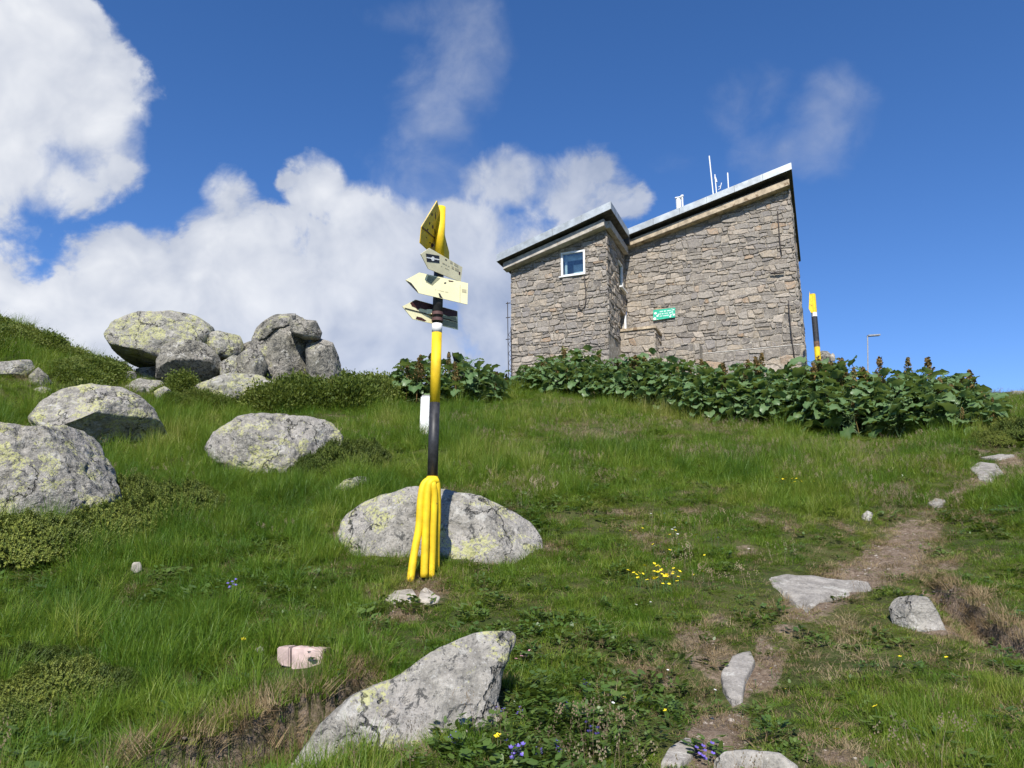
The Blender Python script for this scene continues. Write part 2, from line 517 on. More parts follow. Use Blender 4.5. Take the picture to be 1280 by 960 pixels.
# ------------------------------------------------------------------ mesh helpers
def mesh_obj(name, verts, faces, material=None, parent=None, attrs=None, smooth=False, link=True):
    me = bpy.data.meshes.new(name)
    if isinstance(verts, np.ndarray):
        verts = verts.tolist()
    me.from_pydata([tuple(v) for v in verts], [], faces)
    me.update()
    if material:
        me.materials.append(material)
    if attrs:
        for k, v in attrs.items():
            a = me.attributes.new(k, 'FLOAT', 'POINT')
            a.data.foreach_set('value', np.asarray(v, np.float32))
    if smooth:
        me.polygons.foreach_set('use_smooth', [True]*len(me.polygons))
    o = bpy.data.objects.new(name, me)
    if link:
        COL.objects.link(o)
    if parent:
        o.parent = parent
    return o


def tag(o, label=None, cat=None, group=None, kind=None):
    if label: o['label'] = label
    if cat: o['category'] = cat
    if group: o['group'] = group
    if kind: o['kind'] = kind
    return o


def empty(name, loc=(0, 0, 0), rz=0.0, label=None, cat=None, group=None):
    o = bpy.data.objects.new(name, None)
    COL.objects.link(o)
    o.location = loc
    o.rotation_euler = (0, 0, rz)
    o.empty_display_size = .1
    return tag(o, label, cat, group)


class MB:
    def __init__(self):
        self.v = []; self.f = []

    def add(self, vs, fs):
        k = len(self.v)
        self.v += [tuple(v) for v in vs]
        self.f += [tuple(i+k for i in f) for f in fs]
        return self

    def tube(self, pts, r, seg=10, cap=True):
        pts = [Vector(p) for p in pts]
        rs = r if isinstance(r, (list, tuple)) else [r]*len(pts)
        vs = []; fs = []
        up = None
        for i, p in enumerate(pts):
            d = (pts[min(i+1, len(pts)-1)]-pts[max(i-1, 0)]).normalized()
            if up is None:
                up = d.orthogonal().normalized()
            up = (up-d*up.dot(d)).normalized()
            s = d.cross(up)
            for j in range(seg):
                a = 2*math.pi*j/seg
                vs.append(p+(up*math.cos(a)+s*math.sin(a))*rs[i])
        for i in range(len(pts)-1):
            for j in range(seg):
                a = i*seg+j; b = i*seg+(j+1) % seg
                fs.append((a, b, b+seg, a+seg))
        if cap:
            fs.append(tuple(reversed(range(seg))))
            fs.append(tuple(range((len(pts)-1)*seg, len(pts)*seg)))
        return self.add(vs, fs)

    def prism(self, poly, ext):
        """poly: planar list of world points; ext: extrusion vector"""
        n = len(poly); ext = Vector(ext)
        vs = [Vector(p) for p in poly]+[Vector(p)+ext for p in poly]
        fs = [tuple(range(n)), tuple(reversed(range(n, 2*n)))]
        for i in range(n):
            j = (i+1) % n
            fs.append((j, i, i+n, j+n))
        return self.add(vs, fs)

    def box(self, c, ax, ay, az):
        c, ax, ay, az = Vector(c), Vector(ax), Vector(ay), Vector(az)
        return self.prism([c-ax-ay-az, c+ax-ay-az, c+ax+ay-az, c-ax+ay-az], az*2)

    def obj(self, name, material, parent=None, smooth=False, bevel=0, attrs=None, world_parent=True):
        o = mesh_obj(name, self.v, self.f, material, None, attrs, smooth)
        bm = bmesh.new(); bm.from_mesh(o.data)
        bmesh.ops.recalc_face_normals(bm, faces=bm.faces)
        if bevel:
            bmesh.ops.bevel(bm, geom=[e for e in bm.edges if e.is_manifold and e.calc_face_angle(0) > .5], offset=bevel, segments=2, affect='EDGES')
        bm.to_mesh(o.data); bm.free()
        if parent:
            off = Vector(parent_off(parent))
            o.data.transform(Matrix.Translation(-off))
            o.parent = parent
        else:
            recentre(o)
        return o


def parent_off(p):
    v = Vector(p.location)
    while p.parent:
        p = p.parent
        v += Vector(p.location)
    return v


def recentre(o):
    """put the origin of a single-mesh thing at its base centre"""
    me = o.data
    n = len(me.vertices)
    a = np.empty(n*3); me.vertices.foreach_get('co', a)
    a = a.reshape(-1, 3)
    c = Vector(((a[:, 0].min()+a[:, 0].max())/2, (a[:, 1].min()+a[:, 1].max())/2, a[:, 2].min()))
    me.transform(Matrix.Translation(-c))
    o.location = o.location + c
    return o


# ------------------------------------------------------------------ ground sheet
az = np.concatenate([np.arange(-180, -48, 4.0), np.arange(-48, 48, .16), np.arange(48, 180, 4.0)])
rr = [.25]
while rr[-1] < 42:
    rr.append(rr[-1]*1.0135)
while rr[-1] < 6000:
    rr.append(rr[-1]*1.10)
rr = np.array(rr)
AZ, RR = np.meshgrid(np.radians(az), rr)
gx = (np.sin(AZ)*RR).ravel(); gy = (np.cos(AZ)*RR).ravel()
gz = hgt(gx, gy)
gs = np.zeros_like(gx)
nm = (np.hypot(gx, gy) < 30) & (gy > 0)
gs[nm] = soil_mask(gx[nm], gy[nm])
na, nr = len(az), len(rr)
V = np.c_[gx, gy, gz]
V = np.vstack([V, [[0, 0, float(hgt(np.array([0.]), np.array([0.]))[0])]]])
I, J = np.meshgrid(np.arange(nr-1), np.arange(na), indexing='ij')
J2 = (J+1) % na
quads = np.stack([I*na+J, (I+1)*na+J, (I+1)*na+J2, I*na+J2], -1).reshape(-1, 4)[:, ::-1]
tris = [(len(V)-1, (j+1) % na, j) for j in range(na)]
me = bpy.data.meshes.new('ground')
nq = len(quads)
me.vertices.add(len(V)); me.vertices.foreach_set('co', V.ravel())
loops = np.concatenate([quads.ravel(), np.array(tris).ravel()])
me.loops.add(len(loops)); me.loops.foreach_set('vertex_index', loops.astype(np.int32))
me.polygons.add(nq+len(tris))
me.polygons.foreach_set('loop_start', np.concatenate([np.arange(nq)*4, nq*4+np.arange(len(tris))*3]).astype(np.int32))
me.polygons.foreach_set('use_smooth', [True]*(nq+len(tris)))
me.update(calc_edges=True); me.validate()
at_ = me.attributes.new('soil', 'FLOAT', 'POINT')
at_.data.foreach_set('value', np.r_[gs, 0].astype(np.float32))
me.materials.append(M_GROUND)
ground = bpy.data.objects.new('ground', me)
COL.objects.link(ground)
tag(ground, 'grassy mountain slope with bare earth patches and a worn path', kind='structure')

# ------------------------------------------------------------------ rocks
OCC = {}      # cells of ground covered by rocks


def occupy(P, cell=.05):
    g = hgt(P[:, 0], P[:, 1])
    k = P[:, 2] > g+.015
    for x, y in P[k, :2]:
        OCC[(int(math.floor(x/cell)), int(math.floor(y/cell)))] = 1


def ico(sub):
    bm = bmesh.new()
    bmesh.ops.create_icosphere(bm, subdivisions=sub, radius=1)
    v = np.array([w.co[:] for w in bm.verts])
    f = [tuple(w.index for w in p.verts) for p in bm.faces]
    bm.free()
    return v, f


ICO = {k: ico(k) for k in (3, 4, 5, 6)}


def rock(name, label, outline, base_px=None, D=None, thick=.8, boxy=.75, cuts=(), seed=1, sub=5, material=None, rough=.05, chips=7, group=None, cat='boulder', push=0.0, parent=None, smooth=True, dome=True, grow=None):
    o2 = [Vector(p) for p in outline]
    grow = grow or (1.12 if group else 1.045)
    _cx = sum(p.x for p in o2)/len(o2); _cy = sum(p.y for p in o2)/len(o2)
    o2 = [Vector((_cx+(p.x-_cx)*grow, _cy+(p.y-_cy)*grow)) for p in o2]
    # centroid
    cx = (min(p.x for p in o2)+max(p.x for p in o2))/2
    cy = (min(p.y for p in o2)+max(p.y for p in o2))/2
    if D is None:
        g = G(*(base_px or (cx, max(p.y for p in o2))))
        D = g.y
    c0 = at(cx, cy, D)
    v = (c0-EYE).normalized()
    r = v.cross(Vector((0, 0, 1))).normalized()
    u = r.cross(v)
    pl = []
    for p in o2:
        d = ray(p.x, p.y)
        w = EYE+d*((c0-EYE).dot(v)/d.dot(v))
        pl.append(((w-c0).dot(r), (w-c0).dot(u)))
    wid = (max(p[0] for p in pl)-min(p[0] for p in pl))/2
    hei = (max(p[1] for p in pl)-min(p[1] for p in pl))/2
    tk = thick*(wid+hei)/2
    c = c0+v*(tk*(.8 if dome else .5)+push)
    sc = (c-EYE).length/(c0-EYE).length
    # radial function of the outline
    N = 360
    th = np.radians(np.arange(N))
    R = np.zeros(N)
    n = len(pl)
    for k, a in enumerate(th):
        dx, dy = math.cos(a), math.sin(a)
        best = 0
        for i in range(n):
            x1, y1 = pl[i]; x2, y2 = pl[(i+1) % n]
            ex, ey = x2-x1, y2-y1
            det = dx*(-ey)+dy*ex
            if abs(det) < 1e-12: continue
            tt = (x1*(-ey)+y1*ex)/det
            ss = (dx*y1-dy*x1)/det
            if tt > 0 and -1e-6 <= ss <= 1+1e-6:
                best = max(best, tt)
        R[k] = best
    ker = np.array([1, 2, 3, 4, 3, 2, 1.]); ker /= ker.sum()
    R = np.convolve(np.r_[R[-3:], R, R[:3]], ker, 'valid')
    sv, sf = ICO[sub]
    q = sv.copy()
    q /= np.maximum((np.abs(q)**2.6).sum(1)**(1/2.6), 1e-9)[:, None]   # squarish
    rho = np.hypot(q[:, 0], q[:, 2])
    rho /= rho.max()
    thv = np.arctan2(sv[:, 2], sv[:, 0]) % (2*math.pi)
    Rv = np.interp(thv, np.r_[th, 2*math.pi], np.r_[R, R[0]])
    rp = rho**boxy
    Cc = q[:, 1]*tk
    A = Rv*rp*np.cos(thv); B = Rv*rp*np.sin(thv)
    if dome:
        low = sv[:, 2] < 0
        hf = np.sqrt(np.maximum(1-sv[:, 2]**2, .12))
        Cc = np.where(low, Cc/np.maximum(hf, .45)**.8*(1+.12*np.abs(sv[:, 2])), Cc)
    # cuts in (right, up, toward camera) units of half size
    nrm = np.c_[A/wid, B/hei, -Cc/tk]
    rs = random.Random(seed)
    allcuts = list(cuts)
    for k in range(chips):
        a = rs.uniform(0, 2*math.pi); e = rs.uniform(-.3, .9)
        allcuts.append(((math.cos(a)*math.cos(e), abs(math.sin(a))*math.cos(e)*.9, rs.uniform(.3, 1.2)), rs.uniform(.70, .92), .92))
    for cu in allcuts:
        nn = np.array(cu[0], float); nn /= np.linalg.norm(nn)
        off = cu[1]; hard = cu[2] if len(cu) > 2 else .95
        d = nrm@nn-off
        nrm -= np.outer(np.maximum(d, 0)*hard, nn)
    A, B, Cc = nrm[:, 0]*wid, nrm[:, 1]*hei, -nrm[:, 2]*tk
    P = np.array(c)[None]+A[:, None]*sc*np.array(r)+B[:, None]*sc*np.array(u)+Cc[:, None]*np.array(v)
    size = (wid+hei)/2
    dirv = P-np.array(c); dirv /= np.linalg.norm(dirv, axis=1)[:, None]
    s1 = P/size
    n1_ = fbm(s1[:, 0]*1.6, s1[:, 1]*1.6, s1[:, 2]*1.6, seed=seed, o=3)
    n2_ = fbm(s1[:, 0]*5, s1[:, 1]*5, s1[:, 2]*5, seed=seed+40, o=4, g=.6)
    n3_ = np.abs(fbm(s1[:, 0]*2.6, s1[:, 1]*2.6, s1[:, 2]*2.6, seed=seed+70, o=2))
    crack = -(1-sst(n3_, .0, .05))*.045
    n4_ = fbm(s1[:, 0]*14, s1[:, 1]*14, s1[:, 2]*14, seed=seed+90, o=3, g=.6)
    n2_ = n2_+.35*n4_-.5*np.abs(n2_)
    P += dirv*((n1_*rough*.9+n2_*rough*.85+crack)*size)[:, None]
    if D < 12:
        occupy(P)
    ob = mesh_obj(name, P, sf, material or M_ROCK, None, None, smooth)
    if parent:
        ob.data.transform(Matrix.Translation(-parent_off(parent)))
        ob.parent = parent
    else:
        recentre(ob)
        tag(ob, label, cat, group)
    return ob


def rk(*a, **k):
    return rock('boulder', *a, **k)


# right behind the signpost
rk('rounded pale boulder directly behind the yellow feet of the signpost', [(421, 668), (430, 645), (455, 628), (490, 617), (520, 611), (560, 613), (600, 624), (640, 640), (668, 655), (679, 675), (680, 700), (676, 725), (600, 745), (520, 742), (455, 725), (440, 700)],
   base_px=(560, 712), thick=.72, boxy=.62, seed=3, sub=6, rough=.045, chips=6, push=.22, cuts=[((.0, .35, 1), .62, .95), ((.8, .5, .6), .72, .9), ((-.8, .4, .6), .7, .9)])
rk('long lichened boulder sloping up from the bottom edge of the photo', [(330, 1010), (372, 950), (400, 905), (440, 872), (500, 845), (545, 815), (590, 793), (640, 790), (648, 800), (632, 830), (622, 870), (630, 905), (600, 950), (560, 1010), (450, 1040)],
   base_px=(520, 950), thick=.6, boxy=.6, seed=12, sub=6, rough=.045, chips=3, push=.15, cuts=[((.15, .7, 1), .62, .9)])
# left near
rk('big crusty boulder cut by the left edge of the photo', [(-90, 600), (-60, 550), (0, 530), (40, 532), (85, 530), (125, 543), (148, 590), (152, 625), (130, 650), (60, 692), (-40, 690)],
   base_px=(60, 662), thick=.9, boxy=.68, seed=21, sub=6, rough=.06, chips=9, material=rock_mat('crusty_granite', lichen=.53, dark=.565, lsc=4.5, bs=1.0))
rk('domed boulder with a dark overhanging front face beside the grassy gully', [(34, 522), (50, 505), (80, 488), (115, 481), (150, 484), (175, 497), (195, 515), (210, 540), (220, 562), (210, 588), (160, 596), (110, 590), (75, 572), (48, 550)],
   base_px=(150, 568), thick=.9, boxy=.72, seed=8, sub=6, rough=.045, chips=3, push=-.1, cuts=[((.42, -.52, .62), .34, .97), ((.9, -.1, .3), .8, .9)])
rk('low lichened boulder in the middle of the grass below the shrubs', [(255, 558), (268, 538), (300, 522), (350, 517), (385, 522), (415, 528), (430, 545), (428, 565), (405, 582), (350, 600), (290, 592), (262, 575)],
   base_px=(340, 592), thick=.8, boxy=.65, seed=31, sub=6, rough=.06, chips=8, push=-.1)
# cluster on the skyline
GC = 'boulders of the pile on the skyline'
rk('largest tilted oval boulder topping the pile, with yellow lichen', [(132, 418), (145, 403), (175, 393), (210, 391), (240, 398), (262, 412), (262, 430), (245, 448), (215, 462), (185, 466), (165, 460), (148, 440)],
   D=16.3, thick=.9, boxy=.62, dome=False, seed=41, sub=5, material=M_ROCKY, rough=.03, chips=3, group=GC, cuts=[((-.45, -.9, .3), .60, .97)])
rk('brown shaded boulder leaning below the oval boulder', [(197, 450), (205, 434), (225, 425), (250, 428), (270, 445), (280, 465), (268, 480), (240, 486), (212, 484), (198, 472)],
   D=15.8, thick=.8, boxy=.65, dome=False, seed=42, sub=5, material=M_ROCKG, rough=.05, chips=5, group=GC, cuts=[((.1, -.6, .8), .45, .95)])
rk('pale lichened boulder wedged between oval boulder and rightmost stack', [(250, 420), (275, 414), (298, 421), (306, 436), (292, 450), (262, 448)], D=16.6, thick=.9, dome=False, seed=43, sub=4, material=M_ROCKY, group=GC)
rk('broad rounded boulder under two cap stones at the right of the pile', [(316, 432), (325, 412), (345, 396), (370, 394), (395, 412), (400, 440), (400, 475), (380, 490), (340, 488), (318, 470)],
   D=16.5, thick=.8, boxy=.6, seed=44, sub=5, material=M_ROCKG, rough=.04, chips=5, group=GC)
rk('upright boulder forming the right end of the skyline pile', [(385, 432), (398, 424), (415, 430), (425, 455), (424, 475), (410, 490), (390, 488), (384, 460)],
   D=16.3, thick=.9, boxy=.6, seed=45, sub=5, material=M_ROCKG, rough=.04, chips=4, group=GC)
rk('cap stone leaning left on the very top of the pile', [(319, 425), (332, 405), (350, 394), (368, 393), (366, 405), (345, 412), (330, 424)], D=16.55, thick=.9, dome=False, seed=46, sub=4, material=M_ROCKG, group=GC, rough=.04)
rk('small rounded cap stone overhanging right on top of the pile', [(362, 402), (378, 399), (394, 402), (402, 415), (398, 424), (380, 424), (364, 414)], D=16.3, thick=.9, dome=False, seed=47, sub=4, material=M_ROCKG, group=GC, rough=.04)
rk('small dark boulder tucked in front of the broad rounded boulder', [(296, 448), (310, 436), (325, 440), (334, 458), (326, 474), (305, 474), (297, 462)], D=15.9, thick=.9, seed=48, sub=4, material=M_ROCKG, group=GC)
rk('pale yellowish stone in the notch left of the small dark boulder', [(275, 455), (292, 444), (306, 452), (306, 466), (290, 476), (277, 470)], D=16.0, thick=.9, seed=49, sub=4, material=M_ROCKY, group=GC)
rk('long low sunlit slab at the foot of the pile', [(230, 492), (250, 480), (285, 468), (320, 470), (345, 482), (335, 498), (280, 503), (240, 502)], D=15.3, thick=.8, seed=50, sub=5, group=GC, material=M_ROCKY, rough=.04)
rk('flat grey stone under the brown shaded boulder', [(152, 484), (175, 474), (200, 477), (215, 487), (205, 496), (165, 497)], D=15.2, thick=.9, seed=51, sub=4, group=GC)
rk('small stone under the tip of the oval boulder', [(133, 472), (150, 464), (168, 466), (172, 478), (150, 484), (135, 481)], D=15.6, thick=.9, seed=52, sub=4, group=GC)
rk('pale stone at the foot of the pile beside the ferny shrub', [(192, 490), (205, 483), (215, 490), (212, 500), (196, 500)], D=14.7, thick=.9, seed=53, sub=4, group=GC)
rk('dark stone filling the gap under the oval boulder', [(170, 462), (195, 458), (205, 470), (200, 482), (178, 480)], D=16.4, thick=.9, seed=54, sub=4, material=M_ROCKG, group=GC)
rk('pale flat stone on the slope left of the boulder pile', [(92, 458), (110, 454), (128, 458), (124, 466), (100, 468)], D=16.5, thick=.9, seed=55, sub=4)
rk('pale stone slab jutting from the hill at the left edge', [(-40, 462), (0, 452), (38, 450), (44, 460), (30, 474), (10, 488), (-30, 488)], D=13.2, thick=.8, dome=False, seed=56, sub=5, cuts=[((.4, -.8, .5), .4, .95)])
rk('dark split stone right of the slab on the left hill', [(35, 470), (48, 459), (60, 470), (68, 482), (52, 488), (36, 486)], D=13.4, thick=.9, seed=57, sub=4, material=M_ROCKG)
rk('flat stone half sunk in grass left of the domed boulder', [(36, 488), (52, 483), (66, 486), (64, 493), (42, 494)], D=13.0, thick=.9, seed=58, sub=4)
for lb, ol, dd, mt_ in (('pale boulder filling the gap between the oval boulder and the small dark boulder', [(255, 452), (275, 440), (300, 440), (312, 455), (305, 478), (280, 488), (258, 482)], 16.9, M_ROCKY),
                    ('dark boulder behind the notch at the middle of the pile', [(296, 438), (312, 428), (332, 430), (338, 450), (332, 480), (305, 484), (296, 462)], 17.0, M_ROCKG),
                    ('low grey stone wedged between the broad and the rightmost boulder', [(372, 436), (386, 428), (398, 436), (398, 480), (380, 488), (370, 470)], 16.9, M_ROCKG),
                    ('flat rubble stone at the left foot of the pile', [(150, 486), (165, 480), (180, 484), (182, 494), (160, 497)], 14.9, M_ROCK),
                    ('rough stone peeping out of the shrubs left of the pile', [(112, 470), (122, 462), (136, 466), (138, 478), (118, 480)], 16.2, M_ROCK)):
    rk(lb, ol, D=dd, thick=.9, seed=len(lb), sub=4, material=mt_, group=GC)
# small embedded stones
rk('narrow pale stone half sunk in grass left of the signpost', [(418, 610), (430, 600), (448, 595), (466, 597), (462, 604), (440, 612), (424, 616)], thick=.5, seed=60, sub=4, cat='stone')
rk('grey rounded stone beside the path, right of the flat slab', [(1110, 762), (1118, 748), (1140, 743), (1160, 748), (1175, 768), (1182, 790), (1150, 796), (1118, 785)], base_px=(1145, 786), thick=.7, seed=62, sub=5, cat='stone', material=rock_mat('grey_path_granite', lichen=.72, dark=.66))
rk('smooth rounded stone at the bottom edge right of the path', [(893, 950), (905, 940), (940, 937), (975, 942), (998, 958), (1000, 985), (890, 985)], base_px=(945, 965), thick=.6, boxy=.6, seed=65, sub=5, material=rock_mat('grey_smooth_granite', lichen=.75, dark=.68, bs=.6), cat='stone', chips=2, rough=.03)
rk('pale sunlit stone on the skyline at the right edge', [(1262, 494), (1268, 488), (1284, 489), (1286, 498), (1266, 500)], D=18.4, thick=.6, seed=69, sub=4, material=M_PATHROCK, cat='stone')
rk('small grey stone in the tall grass left of the path bend', [(1076, 645), (1084, 638), (1092, 642), (1088, 652), (1078, 652)], thick=.5, seed=70, sub=3, cat='stone')
rk('small tan stone in the grass at the left', [(163, 712), (166, 703), (175, 702), (178, 712), (170, 718)], thick=.5, seed=71, sub=3, material=M_PALE, cat='stone')
rk('brown pebble left of the pink stone block', [(318, 812), (326, 807), (331, 813), (324, 818)], thick=.5, seed=72, sub=3, material=M_PATHROCK, cat='stone')


def slab(label, outline, lift, seed, material, name='flat_stone', cat='stone slab'):
    P2 = [G(*p) for p in outline]
    cx = sum(p.x for p in P2)/len(P2); cy = sum(p.y for p in P2)/len(P2)
    A2 = np.c_[[p.x for p in P2], [p.y for p in P2], np.ones(len(P2))]
    pln, *_ = np.linalg.lstsq(A2, np.array([p.z for p in P2]), rcond=None)
    # subdivide and roughen the outline
    ring = []
    for i in range(len(P2)):
        p, q = P2[i], P2[(i+1) % len(P2)]
        for k_ in range(8):
            t_ = k_/8
            ring.append((p.x+(q.x-p.x)*t_, p.y+(q.y-p.y)*t_))
    ring = np.array(ring)
    nn_ = fbm(ring[:, 0]*9, ring[:, 1]*9, seed=seed, o=3)*.08
    ring = np.array([cx, cy])+(ring-np.array([cx, cy]))*(1+nn_)[:, None]
    n_ = len(ring)
    V_ = []; F_ = []
    lv = [(1.06, -.16), (1.03, -.02), (1.0, .6), (.97, .9), (.9, 1.0), (.75, 1.0), (.55, 1.05), (.35, 1.1), (.15, 1.1)]
    for f_, hh in lv:
        X = cx+(ring[:, 0]-cx)*f_; Y = cy+(ring[:, 1]-cy)*f_
        Z = pln[0]*X+pln[1]*Y+pln[2]+(lift*hh if hh > 0 else hh)+(.014*fbm(X*6, Y*6, seed=seed+3, o=4) if hh > .5 else 0)
        V_ += list(zip(X, Y, Z))
    for r_ in range(len(lv)-1):
        for k_ in range(n_):
            j_ = (k_+1) % n_
            F_.append((r_*n_+k_, r_*n_+j_, (r_+1)*n_+j_, (r_+1)*n_+k_))
    F_.append(tuple((len(lv)-1)*n_+k_ for k_ in range(n_)))
    ob = mesh_obj(name, V_, F_, material, None, None, True)
    bm = bmesh.new(); bm.from_mesh(ob.data); bmesh.ops.recalc_face_normals(bm, faces=bm.faces); bm.to_mesh(ob.data); bm.free()
    for f_ in np.linspace(.1, 1, 14):
        for X, Y in zip(cx+(ring[:, 0]-cx)*f_, cy+(ring[:, 1]-cy)*f_):
            OCC[(int(math.floor(X/.05)), int(math.floor(Y/.05)))] = 1
    recentre(ob)
    return tag(ob, label, cat)


slab('flat kite shaped slab lying in the path', [(955, 720), (975, 718), (1005, 724), (1040, 728), (1085, 732), (1092, 740), (1060, 746), (1036, 752), (1008, 768), (992, 756), (972, 738)], .02, 61, M_PATHROCK)
slab('worn long flat stone in the lower path among turf', [(903, 866), (902, 846), (916, 826), (938, 818), (944, 832), (932, 856), (928, 876), (916, 884)], .03, 63, M_PATHROCK)
slab('small worn flat stone at the bottom edge of the path', [(826, 962), (836, 942), (858, 930), (872, 932), (866, 950), (850, 966)], .03, 64, M_PATHROCK, cat='stone')
slab('pale flat stone in the upper path near the right edge', [(1212, 588), (1226, 580), (1246, 582), (1254, 594), (1240, 604), (1224, 600)], .04, 66, M_PATHROCK, cat='stone')
slab('small flat stone in the path bend', [(1160, 631), (1170, 626), (1184, 628), (1178, 634), (1166, 635)], .03, 68, M_PATHROCK, cat='stone')
slab('thin pale stone across the top of the path', [(1226, 574), (1250, 570), (1268, 571), (1244, 576)], .03, 67, M_PATHROCK, cat='stone')

# pinkish cracked block lying in the grass (two halves parted by a crack)
g = G(374, 838)
NOGRASS = [(g.x, g.y-.10, .17)]
b = empty('broken_stone', g, label='pink cracked stone block lying in the grass left of the long boulder', cat='stone')
for poly in ([(346, 812), (362, 812), (362, 838), (352, 836), (346, 830)], [(364, 812), (405, 815), (398, 838), (384, 840), (364, 841)]):
    P4 = [at(x, y-3, g.y+.02) for x, y in poly]
    MB().prism(P4, (.02, .10, .0)).obj('stone_half', M_PINK, b, bevel=.006)
    occupy(np.array([tuple(p+Vector((0, k*.03, .03))) for p in P4 for k in range(4)]))
slab('left half of the pale broken stone at the foot of the signpost', [(482, 750), (494, 741), (515, 739), (521, 747), (517, 757), (504, 755), (492, 755)], .018, 71, M_PALE, cat='stone')
slab('right half of the pale broken stone at the foot of the signpost', [(525, 741), (531, 739), (550, 747), (547, 753), (537, 756), (526, 755), (523, 749)], .018, 72, M_PALE, cat='stone')

# ------------------------------------------------------------------ the hut
BA = rad(22)
NB = Vector((math.sin(BA), math.cos(BA), 0))      # away from the camera
NU = Vector((math.cos(BA), -math.sin(BA), 0))     # along the front, to the right
P0 = at(1009, 449, 23.5)


def hit(px, py, w=0.0):
    """(u, z) where the sight line meets the facade plane set back by w"""
    r = ray(px, py)
    o = P0+NB*w
    t_ = (o-EYE).dot(NB)/r.dot(NB)
    p = EYE+r*t_
    return ((p-P0).dot(NU), p.z)


def wp(u, w, z):
    q = P0+NU*u+NB*w
    return Vector((q.x, q.y, z))


uL = (hit(784, 413)[0]+hit(779.5, 317)[0])/2     # left edge of main part
lo, hi = .5, 4.0
for _ in range(40):
    mid = (lo+hi)/2
    u1 = (hit(763, 413, -mid)[0]+hit(754, 287, -mid)[0])/2
    if u1 < uL: lo = mid
    else: hi = mid
WL = mid
WT = -1.0
print('HUT uL', uL, 'protrusion', WL)
WB = -WL                                          # wing front plane
ZB = 5.6                                          # wall foot, below the turf
hut = empty('mountain_hut', wp(uL, 0, 6.2), label='grey rubble stone mountain hut with two sloping sheet roofs on top of the slope', cat='hut')

M_MORT = plain('wall_mortar', (.27, .235, .185), .95, var=.3, scale=18, wear=.56, wcol=(.46, .42, .35), wscale=7, bs=.8)
m, t = mat('rubble_stone')
M_STONE = m
tone = t.n('ShaderNodeAttribute', attribute_name='tone').outputs['Fac']
r = t.n('ShaderNodeValToRGB', {0: tone})
els = r.color_ramp.elements
els[0].position = 0; els[0].color = (.13, .115, .10, 1)
els[1].position = 1; els[1].color = (.33, .22, .13, 1)
for p_, c_ in ((.2, (.24, .21, .175)), (.4, (.34, .30, .25)), (.6, (.22, .20, .185)), (.8, (.36, .295, .215)), (.93, (.44, .38, .31))):
    e = els.new(p_); e.color = (*c_, 1)
co = t.n('ShaderNodeTexCoord').outputs['Object']
na_ = t.noise(co, 14, 7, .7, .3).outputs[0]
nb_ = t.noise(co, 60, 4, .7).outputs[0]
c = t.mix(t.m('MULTIPLY', t.ss(na_, .42, .62), .6), r.outputs[0], (.13, .115, .10))
nc_ = t.noise(co, 6, 7, .7, .4).outputs[0]
c = t.mix(t.m('MULTIPLY', t.ss(nb_, .5, .64), .5), c, (.50, .46, .41))
c = t.mix(t.m('MULTIPLY', t.ss(nc_, .54, .60), .5), c, (.43, .385, .32))
finish(t, bsdf(t, c, .92, 0, t.m('ADD', na_, t.m('MULTIPLY', nb_, .5)), .9, .03, .2))
M_ZINC = plain('galvanised_sheet', (.34, .37, .385), .5, metal=.35, var=.16, scale=3, wear=.62, wcol=(.36, .39, .40), wscale=4, bs=.1)
M_SOFF = plain('dark_soffit_boards', (.075, .068, .06), .9, var=.3, scale=5)
M_CONC = plain('weathered_concrete', (.40, .365, .31), .9, var=.2, scale=6, wear=.60, wcol=(.25, .20, .14), wscale=5)
M_TANC = plain('tan_concrete_beam', (.42, .34, .235), .9, var=.25, scale=5, wear=.56, wcol=(.20, .14, .085), wscale=4)
M_WHITE = plain('white_paint', (.74, .74, .72), .5, var=.06)
M_IRON = plain('rusty_dark_iron', (.06, .05, .045), .7, metal=.3, var=.3)
M_GPIPE = plain('olive_pipe', (.24, .25, .09), .6, var=.2)
M_BPIPE = plain('brown_pipe', (.15, .085, .05), .7, var=.3)
M_CURT = plain('blue_grey_curtain', (.48, .58, .60), .9, var=.15, scale=5)
M_ROOM = plain('dim_room_wall', (.24, .27, .28), .9)
m, t = mat('window_glass')
M_GLASS = m
gl = t.n('ShaderNodeBsdfGlossy', {'Color': (.8, .85, .85, 1), 'Roughness': .04})
trp = t.n('ShaderNodeBsdfTransparent', {'Color': (.90, .95, .95, 1)})
finish(t, t.n('ShaderNodeMixShader', {0: .10, 1: trp, 2: gl}))

# body profiles
zt = {}
mTL = hit(779.5, 311); mTR = hit(984, 231.5)
uR = (hit(1009, 449)[0]*1.0+hit(983, 239)[0])/2
slope_m = (mTR[1]-mTL[1])/(mTR[0]-mTL[0])
zmL = mTL[1]+slope_m*(uL-mTL[0]); zmR = mTL[1]+slope_m*(uR-mTL[0])
wTL = hit(637, 337, WB); wTR = hit(755, 284, WB)
slope_w = (wTR[1]-wTL[1])/(wTR[0]-wTL[0])
uW = (hit(637, 340, WB)[0]+hit(641, 480, WB)[0])/2
zwL = wTL[1]+slope_w*(uW-wTL[0]); zwR = wTL[1]+slope_w*(uL-wTL[0])
print('HUT width', uR-uL, 'wing', uL-uW, 'z', zmL, zmR, zwL, zwR, 'slopes', slope_m, slope_w)


def prof(pts, w0, w1):
    return MB().prism([wp(u, w0, z) for u, z in pts], NB*(w1-w0))


main_wall = prof([(uL+.01, ZB), (uR, ZB), (uR, zmR), (uL+.01, zmL)], 0, 7.6).obj('main_wall', M_MORT, hut)
